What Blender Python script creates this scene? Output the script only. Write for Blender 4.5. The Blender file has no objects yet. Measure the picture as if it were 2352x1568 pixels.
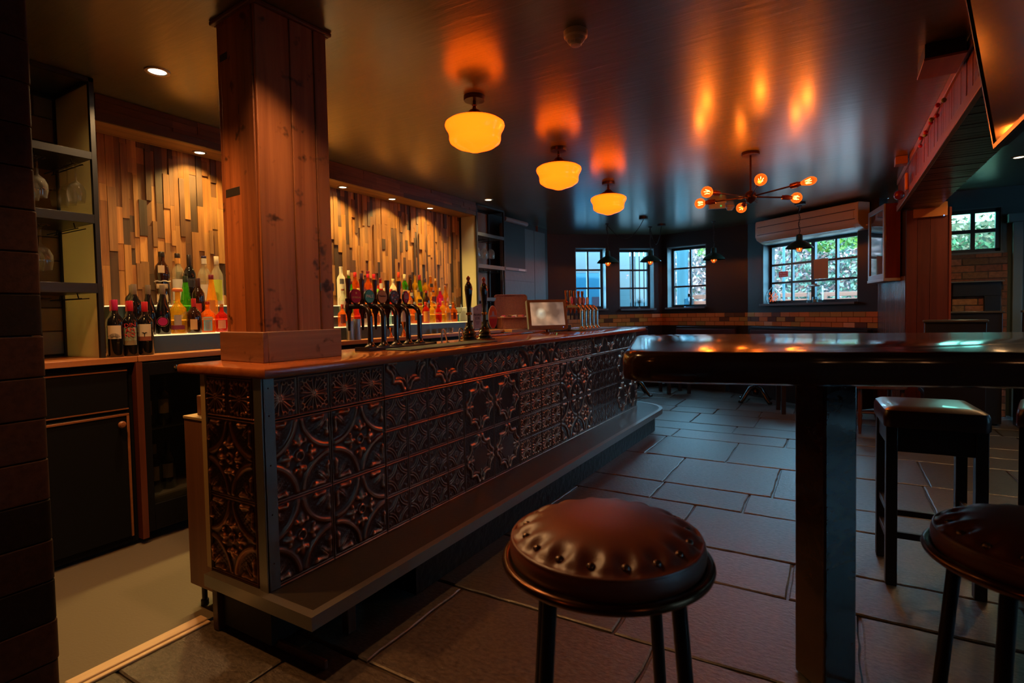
import bpy, math, random
import numpy as np
from mathutils import Matrix, Vector
R = math.radians
PI = math.pi
rng = random.Random(7)
scene = bpy.context.scene
COL = scene.collection

# ------------------------------------------------------------------ camera
CAMZ = 1.218
cam_d = bpy.data.cameras.new('camera')
cam = bpy.data.objects.new('camera', cam_d); COL.objects.link(cam)
yaw, pit, roll = R(30.8), R(2.08), R(1.09)
f = Vector((-math.sin(yaw)*math.cos(pit), math.cos(yaw)*math.cos(pit), -math.sin(pit)))
r0 = Vector((math.cos(yaw), math.sin(yaw), 0)); u0 = r0.cross(f)
rr = r0*math.cos(roll) - u0*math.sin(roll); uu = u0*math.cos(roll) + r0*math.sin(roll)
m3 = Matrix((rr, uu, -f)).transposed()
cam.matrix_world = Matrix.Translation((0, 0, CAMZ)) @ m3.to_4x4()
cam_d.sensor_width = 36.0
cam_d.lens = 1240.0/2352*36
cam_d.shift_y = -23.0/2352
cam_d.clip_start = 0.05
cam_d.dof.use_dof = True
cam_d.dof.focus_distance = 3.0
cam_d.dof.aperture_fstop = 4.0
scene.camera = cam

# ------------------------------------------------------------------ view + world
vs = scene.view_settings
scene.display_settings.display_device = 'sRGB'
vs.view_transform = 'Standard'; vs.look = 'None'; vs.gamma = 1.0; vs.exposure = 0.0
vs.use_curve_mapping = False
world = bpy.data.worlds.new('sky'); scene.world = world
world.use_nodes = True
wn = world.node_tree
bg = wn.nodes['Background']
bg.inputs[0].default_value = (0.26, 0.64, 0.92, 1); bg.inputs[1].default_value = 25.0
scene.cycles.max_bounces = 10
scene.cycles.diffuse_bounces = 4
scene.cycles.glossy_bounces = 4
scene.cycles.transmission_bounces = 8
scene.cycles.transparent_max_bounces = 24
scene.cycles.sample_clamp_indirect = 4.0
scene.cycles.sample_clamp_direct = 12.0
scene.cycles.caustics_reflective = False
scene.cycles.caustics_refractive = False
scene.cycles.use_denoising = True

def light(name, kind, loc, energy, color, rot=(0, 0, 0), parent=None, **kw):
    d = bpy.data.lights.new(name, kind); d.energy = energy; d.color = color
    for k, v in kw.items(): setattr(d, k, v)
    o = bpy.data.objects.new(name, d); COL.objects.link(o)
    o.location = loc; o.rotation_euler = rot
    if parent: o.parent = parent
    return o
def aim(o, d):
    o.rotation_euler = Vector(d).to_track_quat('-Z', 'Y').to_euler()
sun = light('sun', 'SUN', (0, 0, 8), 15.0, (1.0, 0.80, 0.72), angle=R(2))
aim(sun, (-0.25, 0.75, -0.75))
def portal(name, loc, direction, w, h):
    o = light(name, 'AREA', loc, 1, (1, 1, 1), shape='RECTANGLE', size=w, size_y=h)
    aim(o, direction); o.data.cycles.is_portal = True
    return o

# ------------------------------------------------------------------ materials
MC = {}
def newmat(name):
    m = bpy.data.materials.new(name); m.use_nodes = True
    return m, m.node_tree, m.node_tree.nodes['Principled BSDF']
def setp(b, **k):
    al = dict(color='Base Color', rough='Roughness', metal='Metallic', spec='Specular IOR Level', trans='Transmission Weight',
              ior='IOR', emit='Emission Color', es='Emission Strength', coat='Coat Weight', coatr='Coat Roughness', sheen='Sheen Weight', alpha='Alpha')
    for a, v in k.items():
        i = b.inputs[al[a]]
        i.default_value = (*v, 1) if isinstance(v, tuple) and len(v) == 3 else v
def N(nt, t, **k):
    n = nt.nodes.new(t)
    for a, v in k.items():
        if a == 'inp':
            for i, x in v.items(): n.inputs[i].default_value = x
        else: setattr(n, a, v)
    return n
def P(name, color, rough=0.5, bump=0, bscale=60, **k):
    if name in MC: return MC[name]
    m, nt, b = newmat(name); setp(b, color=color, rough=rough, **k)
    if bump:
        tc = N(nt, 'ShaderNodeTexCoord'); no = N(nt, 'ShaderNodeTexNoise', inp={'Scale': bscale, 'Detail': 5.0})
        bp = N(nt, 'ShaderNodeBump', inp={'Strength': bump, 'Distance': 0.01})
        nt.links.new(tc.outputs['Object'], no.inputs['Vector']); nt.links.new(no.outputs['Fac'], bp.inputs['Height'])
        nt.links.new(bp.outputs['Normal'], b.inputs['Normal'])
    MC[name] = m; return m
def ramp(nt, stops):
    r = N(nt, 'ShaderNodeValToRGB')
    e = r.color_ramp.elements
    e[0].position, e[0].color = stops[0][0], (*stops[0][1], 1)
    e[1].position, e[1].color = stops[-1][0], (*stops[-1][1], 1)
    for p, c in stops[1:-1]:
        x = e.new(p); x.color = (*c, 1)
    return r
def wood(name, c1, c2, axis='z', scale=1.0, rough=0.45, attr=False, coat=0.0, bump=0.25, spec=0.5, knots=False):
    if name in MC: return MC[name]
    m, nt, b = newmat(name); setp(b, rough=rough, coat=coat, coatr=0.15, spec=spec)
    tc = N(nt, 'ShaderNodeTexCoord'); mp = N(nt, 'ShaderNodeMapping')
    s = [34*scale]*3; s['xyz'.index(axis)] = 1.6*scale
    mp.inputs['Scale'].default_value = s
    nt.links.new(tc.outputs['Object'], mp.inputs['Vector'])
    no = N(nt, 'ShaderNodeTexNoise', inp={'Scale': 1.0, 'Detail': 7.0, 'Roughness': 0.65, 'Distortion': 0.6})
    nt.links.new(mp.outputs['Vector'], no.inputs['Vector'])
    rp = ramp(nt, [(0.28, c1), (0.72, c2)])
    nt.links.new(no.outputs['Fac'], rp.inputs['Fac'])
    out = rp.outputs['Color']
    if knots:
        vo = N(nt, 'ShaderNodeTexNoise', inp={'Scale': 9.0, 'Detail': 3.0, 'Roughness': 0.6})
        nt.links.new(tc.outputs['Object'], vo.inputs['Vector'])
        kr = ramp(nt, [(0.33, (0.05, 0.03, 0.03)), (0.40, (1, 1, 1))])
        nt.links.new(vo.outputs['Fac'], kr.inputs['Fac'])
        mx0 = N(nt, 'ShaderNodeMix', data_type='RGBA', blend_type='MULTIPLY', inp={'Factor': 0.85})
        nt.links.new(out, mx0.inputs[6]); nt.links.new(kr.outputs['Color'], mx0.inputs[7]); out = mx0.outputs[2]
    if attr:
        at = N(nt, 'ShaderNodeAttribute', attribute_name='Col')
        mx = N(nt, 'ShaderNodeMix', data_type='RGBA', blend_type='MULTIPLY', inp={'Factor': 1.0})
        nt.links.new(out, mx.inputs[6]); nt.links.new(at.outputs['Color'], mx.inputs[7])
        out = mx.outputs[2]
    nt.links.new(out, b.inputs['Base Color'])
    if bump:
        bp = N(nt, 'ShaderNodeBump', inp={'Strength': bump, 'Distance': 0.004})
        nt.links.new(no.outputs['Fac'], bp.inputs['Height']); nt.links.new(bp.outputs['Normal'], b.inputs['Normal'])
    MC[name] = m; return m
def attrmat(name, rough=0.5, bump=0.0, bscale=60, stretch=(1, 1, 1), mottled=0.0, **k):
    """base colour carried face by face by the mesh"""
    if name in MC: return MC[name]
    m, nt, b = newmat(name); setp(b, rough=rough, **k)
    at = N(nt, 'ShaderNodeAttribute', attribute_name='Col')
    tc = N(nt, 'ShaderNodeTexCoord'); mp = N(nt, 'ShaderNodeMapping'); mp.inputs['Scale'].default_value = stretch
    nt.links.new(tc.outputs['Object'], mp.inputs['Vector'])
    no = N(nt, 'ShaderNodeTexNoise', inp={'Scale': bscale, 'Detail': 7.0, 'Roughness': 0.65})
    nt.links.new(mp.outputs['Vector'], no.inputs['Vector'])
    out = at.outputs['Color']
    if mottled:
        rp = ramp(nt, [(0.3, (1-mottled,)*3), (0.7, (1+mottled,)*3)])
        nt.links.new(no.outputs['Fac'], rp.inputs['Fac'])
        mx = N(nt, 'ShaderNodeMix', data_type='RGBA', blend_type='MULTIPLY', inp={'Factor': 1.0})
        nt.links.new(out, mx.inputs[6]); nt.links.new(rp.outputs['Color'], mx.inputs[7]); out = mx.outputs[2]
    nt.links.new(out, b.inputs['Base Color'])
    if bump:
        bp = N(nt, 'ShaderNodeBump', inp={'Strength': bump, 'Distance': 0.006})
        nt.links.new(no.outputs['Fac'], bp.inputs['Height']); nt.links.new(bp.outputs['Normal'], b.inputs['Normal'])
    MC[name] = m; return m
def pane_mat(name, tint=(1, 1, 1), refl=0.07, rough=0.0):
    if name in MC: return MC[name]
    m = bpy.data.materials.new(name); m.use_nodes = True; nt = m.node_tree; nt.nodes.clear()
    o = N(nt, 'ShaderNodeOutputMaterial'); t = N(nt, 'ShaderNodeBsdfTransparent'); g = N(nt, 'ShaderNodeBsdfGlossy')
    t.inputs[0].default_value = (*tint, 1); g.inputs['Roughness'].default_value = rough
    lw = N(nt, 'ShaderNodeLayerWeight', inp={'Blend': 0.5}); mx = N(nt, 'ShaderNodeMixShader'); pw = N(nt, 'ShaderNodeMath', operation='POWER', inp={1: 4.0})
    ad = N(nt, 'ShaderNodeMath', operation='MULTIPLY_ADD', inp={1: min(.9, refl*6), 2: .03})
    nt.links.new(lw.outputs['Facing'], pw.inputs[0]); nt.links.new(pw.outputs[0], ad.inputs[0])
    nt.links.new(ad.outputs[0], mx.inputs[0]); nt.links.new(t.outputs[0], mx.inputs[1]); nt.links.new(g.outputs[0], mx.inputs[2])
    nt.links.new(mx.outputs[0], o.inputs[0]); MC[name] = m; return m
def glass(name, color=(1, 1, 1), rough=0.02, ior=1.45):
    if name in MC: return MC[name]
    m, nt, b = newmat(name); setp(b, color=color, rough=rough, trans=1.0, ior=ior); MC[name] = m; return m
def bottle_glass(name, tint, glow=0.25, rough=0.04):
    """coloured glass full of liquid: lets light straight through, glows a little, glints at the rim"""
    if name in MC: return MC[name]
    m = bpy.data.materials.new(name); m.use_nodes = True; nt = m.node_tree; nt.nodes.clear()
    o = N(nt, 'ShaderNodeOutputMaterial'); t = N(nt, 'ShaderNodeBsdfTransparent'); d = N(nt, 'ShaderNodeBsdfTranslucent'); g = N(nt, 'ShaderNodeBsdfGlossy')
    t.inputs[0].default_value = (*[c**.5 for c in tint], 1); d.inputs[0].default_value = (*tint, 1); g.inputs['Roughness'].default_value = rough
    m1 = N(nt, 'ShaderNodeMixShader', inp={0: glow}); nt.links.new(t.outputs[0], m1.inputs[1]); nt.links.new(d.outputs[0], m1.inputs[2])
    lw = N(nt, 'ShaderNodeLayerWeight', inp={'Blend': 0.5}); pw = N(nt, 'ShaderNodeMath', operation='POWER', inp={1: 4.0}); fr = N(nt, 'ShaderNodeMath', operation='MULTIPLY_ADD', inp={1: .8, 2: .05}); m2 = N(nt, 'ShaderNodeMixShader')
    nt.links.new(lw.outputs['Facing'], pw.inputs[0]); nt.links.new(pw.outputs[0], fr.inputs[0]); nt.links.new(fr.outputs[0], m2.inputs[0]); nt.links.new(m1.outputs[0], m2.inputs[1]); nt.links.new(g.outputs[0], m2.inputs[2]); nt.links.new(m2.outputs[0], o.inputs[0])
    MC[name] = m; return m
def frosted(name, color, mix=0.5):
    """translucent sheet: light passes diffusely"""
    if name in MC: return MC[name]
    m = bpy.data.materials.new(name); m.use_nodes = True; nt = m.node_tree; nt.nodes.clear()
    o = N(nt, 'ShaderNodeOutputMaterial'); t = N(nt, 'ShaderNodeBsdfTranslucent'); d = N(nt, 'ShaderNodeBsdfPrincipled')
    t.inputs[0].default_value = (*color, 1); setp(d, color=color, rough=0.25)
    mx = N(nt, 'ShaderNodeMixShader', inp={0: mix})
    nt.links.new(d.outputs[0], mx.inputs[1]); nt.links.new(t.outputs[0], mx.inputs[2]); nt.links.new(mx.outputs[0], o.inputs[0])
    MC[name] = m; return m
def emit(name, color, s):
    if name in MC: return MC[name]
    m, nt, b = newmat(name); setp(b, color=(0.02, 0.02, 0.02), rough=0.4, emit=color, es=s); MC[name] = m; return m

BLACK = P('black_paint', (0.012, 0.011, 0.011), 0.42)
BLACKSTEEL = P('black_steel', (0.02, 0.021, 0.023), 0.35, metal=0.3)
CHROME = P('chrome', (0.75, 0.73, 0.7), 0.12, metal=1.0)
STEEL = P('brushed_steel', (0.42, 0.42, 0.42), 0.33, metal=1.0, bump=0.05, bscale=200)
BRONZE = P('dark_bronze', (0.075, 0.03, 0.018), 0.3, metal=0.85)
GUNMETAL = P('gunmetal_tube', (0.12, 0.10, 0.10), 0.22, metal=0.95)

# ------------------------------------------------------------------ mesh helpers
class MB:
    def __init__(s): s.v = []; s.f = []; s.c = []
    def add(s, vs_, fs, c=None, M=None):
        o = len(s.v)
        if M is not None: vs_ = [tuple(M @ Vector(p)) for p in vs_]
        s.v += [tuple(p) for p in vs_]
        for q in fs: s.f.append(tuple(i+o for i in q)); s.c.append(c or (1, 1, 1))
        return s
    def box(s, x0, x1, y0, y1, z0, z1, c=None, M=None):
        v = [(x0, y0, z0), (x1, y0, z0), (x1, y1, z0), (x0, y1, z0), (x0, y0, z1), (x1, y0, z1), (x1, y1, z1), (x0, y1, z1)]
        return s.add(v, [(0, 3, 2, 1), (4, 5, 6, 7), (0, 1, 5, 4), (1, 2, 6, 5), (2, 3, 7, 6), (3, 0, 4, 7)], c, M)
    def lathe(s, prof, n=24, c=None, M=None, e=None, ex=1.0, ey=1.0):
        """profile of (radius, z); e = superellipse exponent of the section"""
        def sec(t):
            ct, st = math.cos(t), math.sin(t)
            if not e: return ct*ex, st*ey
            k = (abs(ct)**e + abs(st)**e)**(-1.0/e); return ct*k*ex, st*k*ey
        S = [sec(2*PI*(i+.5)/n) for i in range(n)]
        v = []; fs = []
        for (r, z) in prof: v += [(a*r, b*r, z) for a, b in S]
        for j in range(len(prof)-1):
            for i in range(n):
                k = (i+1) % n; fs.append((j*n+i, j*n+k, (j+1)*n+k, (j+1)*n+i))
        if prof[0][0] > 1e-6: fs.append(tuple(range(n-1, -1, -1)))
        if prof[-1][0] > 1e-6: fs.append(tuple((len(prof)-1)*n+i for i in range(n)))
        return s.add(v, fs, c, M)
    def tube(s, pts, r, n=10, c=None, M=None, cap=True):
        pts = [Vector(p) for p in pts]; v = []; fs = []; m = len(pts)
        rs = r if isinstance(r, (list, tuple)) else [r]*m
        t = (pts[1]-pts[0]).normalized(); ref = Vector((0, 0, 1)) if abs(t.z) < .9 else Vector((1, 0, 0))
        nrm = t.cross(ref).normalized()
        for i, p in enumerate(pts):
            t = (pts[min(i+1, m-1)]-pts[max(i-1, 0)]).normalized()
            nrm = (nrm - t*nrm.dot(t)).normalized(); b = t.cross(nrm)
            for k in range(n):
                a = 2*PI*k/n; v.append(tuple(p + (nrm*math.cos(a)+b*math.sin(a))*rs[i]))
        for j in range(m-1):
            for k in range(n): fs.append((j*n+k, j*n+(k+1) % n, (j+1)*n+(k+1) % n, (j+1)*n+k))
        if cap: fs += [tuple(range(n-1, -1, -1)), tuple((m-1)*n+k for k in range(n))]
        return s.add(v, fs, c, M)
    def prism(s, poly, z0, z1, c=None, M=None):
        n = len(poly); v = [(x, y, z0) for x, y in poly]+[(x, y, z1) for x, y in poly]
        fs = [tuple(range(n-1, -1, -1)), tuple(range(n, 2*n))]+[(i, (i+1) % n, n+(i+1) % n, n+i) for i in range(n)]
        return s.add(v, fs, c, M)
    def sphere(s, c0, r, n=12, m=8, c=None, sz=1.0):
        return s.lathe([(r*math.sin(PI*j/m), -r*sz*math.cos(PI*j/m)) for j in range(m+1)], n, c, Matrix.Translation(c0))
    def mesh(s, name, smooth=True, ang=38):
        me = bpy.data.meshes.new(name); me.from_pydata(s.v, [], s.f); me.update()
        a = me.attributes.new('Col', 'FLOAT_COLOR', 'FACE')
        a.data.foreach_set('color', np.array([(*c, 1) for c in s.c], 'f').ravel())
        if smooth:
            me.polygons.foreach_set('use_smooth', [True]*len(me.polygons)); me.set_sharp_from_angle(angle=R(ang))
        return me
def obj(name, mb, mat, parent=None, loc=(0, 0, 0), rot=(0, 0, 0), bevel=0, smooth=True, seg=2, label=None):
    me = mb.mesh(name, smooth) if isinstance(mb, MB) else mb
    o = bpy.data.objects.new(name, me); COL.objects.link(o)
    if mat and not me.materials: me.materials.append(mat)
    o.location = loc; o.rotation_euler = rot
    if parent: o.parent = parent
    if bevel:
        b = o.modifiers.new('bevel', 'BEVEL'); b.width = bevel; b.segments = seg; b.limit_method = 'ANGLE'; b.angle_limit = R(40); b.harden_normals = False
    if label: o['label'] = label
    return o
def tag(o, label, cat, group=None):
    o['label'] = label; o['category'] = cat
    if group: o['group'] = group
    return o
def thing(name, label, cat, loc=(0, 0, 0), rotz=0, group=None):
    o = bpy.data.objects.new(name, None); COL.objects.link(o); o.empty_display_size = 0.1
    o.location = loc; o.rotation_euler = (0, 0, rotz)
    return tag(o, label, cat, group)
def struct(o): o['kind'] = 'structure'; return o
def dup(o, loc, rotz=None, label=None, parent=None):
    c = o.copy(); COL.objects.link(c)
    if parent is None:
        c.location = loc
        if rotz is not None: c.rotation_euler = (0, 0, rotz)
        if label: c['label'] = label
    else: c.parent = parent
    for ch in o.children: dup(ch, None, None, None, c)
    return c
def box(name, b, mat, parent=None, bevel=0, **k): return obj(name, MB().box(*b), mat, parent, bevel=bevel, **k)
def arc(cx, cy, r, a0, a1, n): return [(cx+r*math.cos(a0+(a1-a0)*i/n), cy+r*math.sin(a0+(a1-a0)*i/n)) for i in range(n+1)]
def rrect(x0, x1, y0, y1, r, n=5):
    return arc(x1-r, y0+r, r, -PI/2, 0, n)+arc(x1-r, y1-r, r, 0, PI/2, n)+arc(x0+r, y1-r, r, PI/2, PI, n)+arc(x0+r, y0+r, r, PI, 1.5*PI, n)
def text(name, body, size, mat, parent, M, extrude=0.0004, align='CENTER', label=None):
    cu = bpy.data.curves.new(name, 'FONT'); cu.body = body; cu.size = size; cu.extrude = extrude; cu.align_x = align; cu.align_y = 'CENTER'; cu.resolution_u = 3
    t = bpy.data.objects.new(name, cu); COL.objects.link(t)
    dg = bpy.context.evaluated_depsgraph_get(); me = bpy.data.meshes.new_from_object(t.evaluated_get(dg))
    bpy.data.objects.remove(t); bpy.data.curves.remove(cu)
    me.name = name; me.transform(M); me.materials.clear()
    return obj(name, me, mat, parent, label=label)
def T(x, y, z): return Matrix.Translation((x, y, z))
def RX(a): return Matrix.Rotation(a, 4, 'X')
def RY(a): return Matrix.Rotation(a, 4, 'Y')
def RZ(a): return Matrix.Rotation(a, 4, 'Z')
FACE_PX = RZ(PI/2) @ RX(PI/2)          # flat XY artwork -> stands up, facing +x

# ================================================================== SETTING
ZC = 2.45
# far wall polyline (bay of three straight runs) and its end at the panelled spur wall
A = Vector((-4.2, 7.55)); B = Vector((-2.469, 9.0646)); C2 = Vector((-1.10, 8.75)); D = Vector((0.449, 7.565))
WALLPAINT = P('black_brown_wall_paint', (0.009, 0.007, 0.0065), 0.5, bump=0.15, bscale=40)
REVEAL_LIT = P('reveal_daylight_tone', (0.10, 0.13, 0.14), 0.5)  # daylight on the reveals put into a lighter blue-grey than the wall
SASH = P('dark_sash_paint', (0.012, 0.022, 0.026), 0.4)

# ---- flagstone floor: one surface of riven slabs laid in courses
FLAG = attrmat('riven_flagstone', rough=0.30, bump=0.55, bscale=44, stretch=(1, 1.6, 1), mottled=0.75, spec=0.8)
fb = MB()
fb.box(-2.17, 4.6, -1.6, 9.1, -0.06, -0.012, (0.035, 0.022, 0.014)).box(-4.3, -2.17, 5.75, 9.1, -0.06, -0.012, (0.035, 0.022, 0.014))
y = -1.7
while y < 9.0:
    d = rng.choice((0.36, 0.46, 0.58, 0.7)); XL = -2.16 if y < 5.75 else -4.3; x = XL + rng.uniform(-.5, 0)
    while x < 4.6:
        w = rng.uniform(0.45, 1.0)
        x0, x1 = max(x, XL), min(x+w, 4.6)
        if x1-x0 > .06 and not (x0 > 3.0 and y > 6):
            t = rng.uniform(0.75, 1.15); c = (0.062*t, 0.052*t*rng.uniform(.94, 1.05), 0.042*t)
            zz = rng.uniform(-.0025, 0)
            g = 0.006
            def side(ax, ay, bx, by):
                m = max(2, int(math.hypot(bx-ax, by-ay)/.07)); return [(ax+(bx-ax)*k/m+rng.uniform(-.0035, .0035), ay+(by-ay)*k/m+rng.uniform(-.0035, .0035)) for k in range(m)]
            q4 = [(x0+g, y+g), (x1-g, y+g), (x1-g, y+d-g), (x0+g, y+d-g)]; rim_ = []
            for k in range(4): rim_ += side(*q4[k], *q4[(k+1) % 4])
            cx_, cy_ = (x0+x1)/2, y+d/2; n_ = len(rim_)
            top_ = [(cx_+(a-cx_)*(1-.006/max(.2, w/2)), cy_+(b-cy_)*(1-.006/(d/2)), zz) for a, b in rim_]
            fb.add(top_+[(a, b, zz-.004) for a, b in rim_]+[(a, b, -.02) for a, b in rim_], [tuple(range(n_))]+[(n_+i, n_+(i+1) % n_, (i+1) % n_, i) for i in range(n_)]+[(2*n_+i, 2*n_+(i+1) % n_, n_+(i+1) % n_, n_+i) for i in range(n_)], c)
        x += w
    y += d
struct(obj('floor', fb, FLAG, smooth=False))
VINYL = P('servery_vinyl', (0.13, 0.112, 0.085), 0.36, bump=0.08, bscale=90)
struct(box('floor_servery', (-3.75, -2.172, -1.6, 5.74, -0.06, -0.001), VINYL))
PALEWOOD = wood('pale_strip_wood', (0.50, 0.37, 0.24), (0.62, 0.48, 0.33), 'y', 0.8, 0.5)
tr = struct(obj('trim_1', MB().box(-2.205, -2.155, 0.735, 1.19, -0.001, 0.014), PALEWOOD, bevel=.004))
obj('strip_nosing', MB().box(-2.155, -2.135, 0.735, 1.19, -0.004, 0.008), PALEWOOD, tr, bevel=.004)

# ---- ceiling: brushed satin dark paint over an uneven skim
CEIL, nt, b_ = newmat('ceiling_satin_paint')
setp(b_, color=(0.100, 0.084, 0.036), rough=0.30, spec=1.0, coat=0.9, coatr=0.21)
tc = N(nt, 'ShaderNodeTexCoord'); mp = N(nt, 'ShaderNodeMapping'); mp.inputs['Scale'].default_value = (2.2, 15, 1); mp.inputs['Rotation'].default_value = (0, 0, R(25))
no = N(nt, 'ShaderNodeTexNoise', inp={'Scale': 1.6, 'Detail': 6.0, 'Roughness': 0.6, 'Distortion': 0.4})
bp = N(nt, 'ShaderNodeBump', inp={'Strength': 0.35, 'Distance': 0.008})
nt.links.new(tc.outputs['Object'], mp.inputs['Vector']); nt.links.new(mp.outputs['Vector'], no.inputs['Vector'])
nt.links.new(no.outputs['Fac'], bp.inputs['Height']); nt.links.new(bp.outputs['Normal'], b_.inputs['Normal'])
poly = [(-4.6, -1.8), (4.8, -1.8), (4.8, 7.85), (0.46, 7.85), tuple(D+Vector((.1, .1))), tuple(C2+Vector((.05, .15))), tuple(B+Vector((-.05, .15))), tuple(A+Vector((-.3, .1))), (-4.6, 7.4)]
struct(obj('ceiling', MB().prism(poly, ZC, ZC+.12), CEIL, smooth=False))

def wall_run(name, P0, P1, holes, mat, th=0.24, z1=ZC, z0=0.0):
    """wall from P0 to P1 (left to right seen from inside); local x along, local y outwards"""
    P0 = Vector(P0); P1 = Vector(P1); d = P1-P0; L = d.length; mb = MB()
    us = sorted({0, L}|{u for h in holes for u in h[:2]})
    for a, b in zip(us[:-1], us[1:]):
        hs = sorted([h for h in holes if h[0] <= a+1e-6 and h[1] >= b-1e-6], key=lambda h: h[2])
        z = z0
        for h in hs: mb.box(a, b, 0, th, z, h[2]); z = h[3]
        mb.box(a, b, 0, th, z, z1)
    o = obj(name, mb, mat, loc=(P0.x, P0.y, 0), rot=(0, 0, math.atan2(d.y, d.x)), smooth=False)
    return struct(o)
GLASSPANE = pane_mat('clear_window_glass', (0.94, 0.98, 0.99))
def window(name, wall, u0, u1, z0, z1, cols, rows, dep, glassmat=GLASSPANE, mull=None, lining=REVEAL_LIT, bar=0.028):
    w = obj(name, MB().box(u0-.0, u0+.012, .004, dep, z0, z1).box(u1-.012, u1, .004, dep, z0, z1).box(u0+.012, u1-.012, .004, dep, z1-.012, z1).box(u0, u1, -.065, dep, z0-.02, z0+.008), lining, smooth=False)
    w.matrix_world = wall.matrix_basis.copy(); struct(w)
    a, b, c, d = u0+.012, u1-.012, z0+.008, z1-.012; fr = .04
    mb = MB(); y0, y1 = dep, dep+.045
    mb.box(a, a+fr, y0, y1, c, d).box(b-fr, b, y0, y1, c, d).box(a, b, y0, y1, d-fr, d).box(a, b, y0, y1, c, c+fr)
    ua, ub, za, zb = a+fr, b-fr, c+fr, d-fr
    for i in range(1, cols):
        u = ua+(ub-ua)*i/cols; h = bar if i != mull else bar*2.0
        mb.box(u-h/2, u+h/2, y0+.004, y1, za, zb)
    for j in range(1, rows):
        z = za+(zb-za)*j/rows; mb.box(ua, ub, y0+.006, y1-.002, z-bar/2, z+bar/2)
    obj('window_frame', mb, SASH, w, smooth=False)
    obj('pane', MB().box(ua-.005, ub+.005, y0+.02, y0+.026, za-.005, zb+.005), glassmat, w, smooth=False)
    c0 = w.matrix_basis @ Vector(((u0+u1)/2, dep+.12, (z0+z1)/2)); n = w.matrix_basis.to_3x3() @ Vector((0, -1, 0))
    portal('window_portal', c0, n, u1-u0, z1-z0)
    return w
w1 = wall_run('wall_far_left', A, B, [(0.80, 1.33, 1.235, 2.24), (1.55, 2.17, 1.225, 2.235)], WALLPAINT)
w2 = wall_run('wall_far', B, C2, [(0.09, 0.765, 1.235, 2.235)], WALLPAINT)
w3 = wall_run('wall_far_right', C2, D, [(0.27, 1.70, 1.255, 2.12)], WALLPAINT)
window('window_1', w1, 0.80, 1.33, 1.235, 2.24, 2, 3, .16)
window('window_2', w1, 1.55, 2.17, 1.225, 2.235, 2, 3, .16)
window('window_3', w2, 0.09, 0.765, 1.235, 2.235, 2, 3, .16)
window('window_4', w3, 0.27, 1.70, 1.255, 2.12, 4, 3, .13, mull=2)
# right-hand room: end wall, side wall with unseen windows added for daylight, wall behind the camera
w4 = wall_run('wall_snug', (0.47, 7.68), (4.7, 7.68), [(0.60, 1.08, 1.76, 2.25)], P('teal_wall_paint', (0.055, 0.085, 0.09), 0.5))
reed = pane_mat('reeded_glass', (0.62, 0.80, 0.62), 0.15, 0.2)
window('window_5', w4, 0.60, 1.08, 1.76, 2.25, 2, 2, .03, glassmat=reed, bar=.04)
w5 = wall_run('wall_right', (4.6, 7.8), (4.6, -1.7), [(0.6, 1.9, 0.8, 2.2), (5.4, 7.0, 0.9, 2.0)], WALLPAINT)
window('added_window_6', w5, 0.6, 1.9, 0.8, 2.2, 2, 2, .12)  # unseen window added to brighten the right-hand ceiling
window('added_window_7', w5, 5.4, 7.0, 0.9, 2.0, 2, 2, .12)  # unseen window added for soft light on the bar tiles
wall_run('wall_near', (4.7, -1.6), (-4.4, -1.6), [], WALLPAINT)
wb = wall_run('wall_left', (-3.705, -1.7), (-3.705, 7.3), [], WALLPAINT, th=.6)
wall_run('wall_left_far', (-3.68, 6.96), (-4.22, 7.62), [], WALLPAINT, th=.3)

# ---- tiled band under the windows
TILE = attrmat('glazed_brick_tile', rough=0.22, spec=0.6, bump=0.05, bscale=30)
tile_cols = [(0.68, 0.24, 0.05)]*7+[(0.52, 0.30, 0.06)]*2+[(0.16, 0.07, 0.03)]*2+[(0.70, 0.40, 0.18)]
def tile_band(parent, u0, u1, z0, z1, rows, w, y=0.0, th=.012, cols=tile_cols, name='tile_band'):
    mb = MB(); mb.box(u0, u1, y-.004, y+.004, z0, z1, (0.06, 0.035, 0.02)); h = (z1-z0)/rows
    for j in range(rows):
        u = u0-w*(0.5 if j % 2 else 0.0)*1.0-rng.uniform(0, .02)
        while u < u1:
            a, b = max(u, u0), min(u+w, u1)
            if b-a > .012:
                t = rng.uniform(.85, 1.12); c = tuple(k*t for k in rng.choice(cols))
                g = .002; e = .002
                x0, x1, q0, q1 = a+g, b-g, z0+j*h+g, z0+(j+1)*h-g
                v = [(x0+e, y-th, q0+e), (x1-e, y-th, q0+e), (x1-e, y-th, q1-e), (x0+e, y-th, q1-e), (x0, y-.003, q0), (x1, y-.003, q0), (x1, y-.003, q1), (x0, y-.003, q1)]
                mb.add(v, [(0, 1, 2, 3), (4, 5, 1, 0), (5, 6, 2, 1), (6, 7, 3, 2), (7, 4, 0, 3)], c)
            u += w
    return obj(name, mb, TILE, parent, smooth=False)
for wl, L in ((w1, (B-A).length), (w2, (C2-B).length), (w3, (D-C2).length)):
    tile_band(wl, 0, L, 0.945, 1.143, 3, .152)

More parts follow.
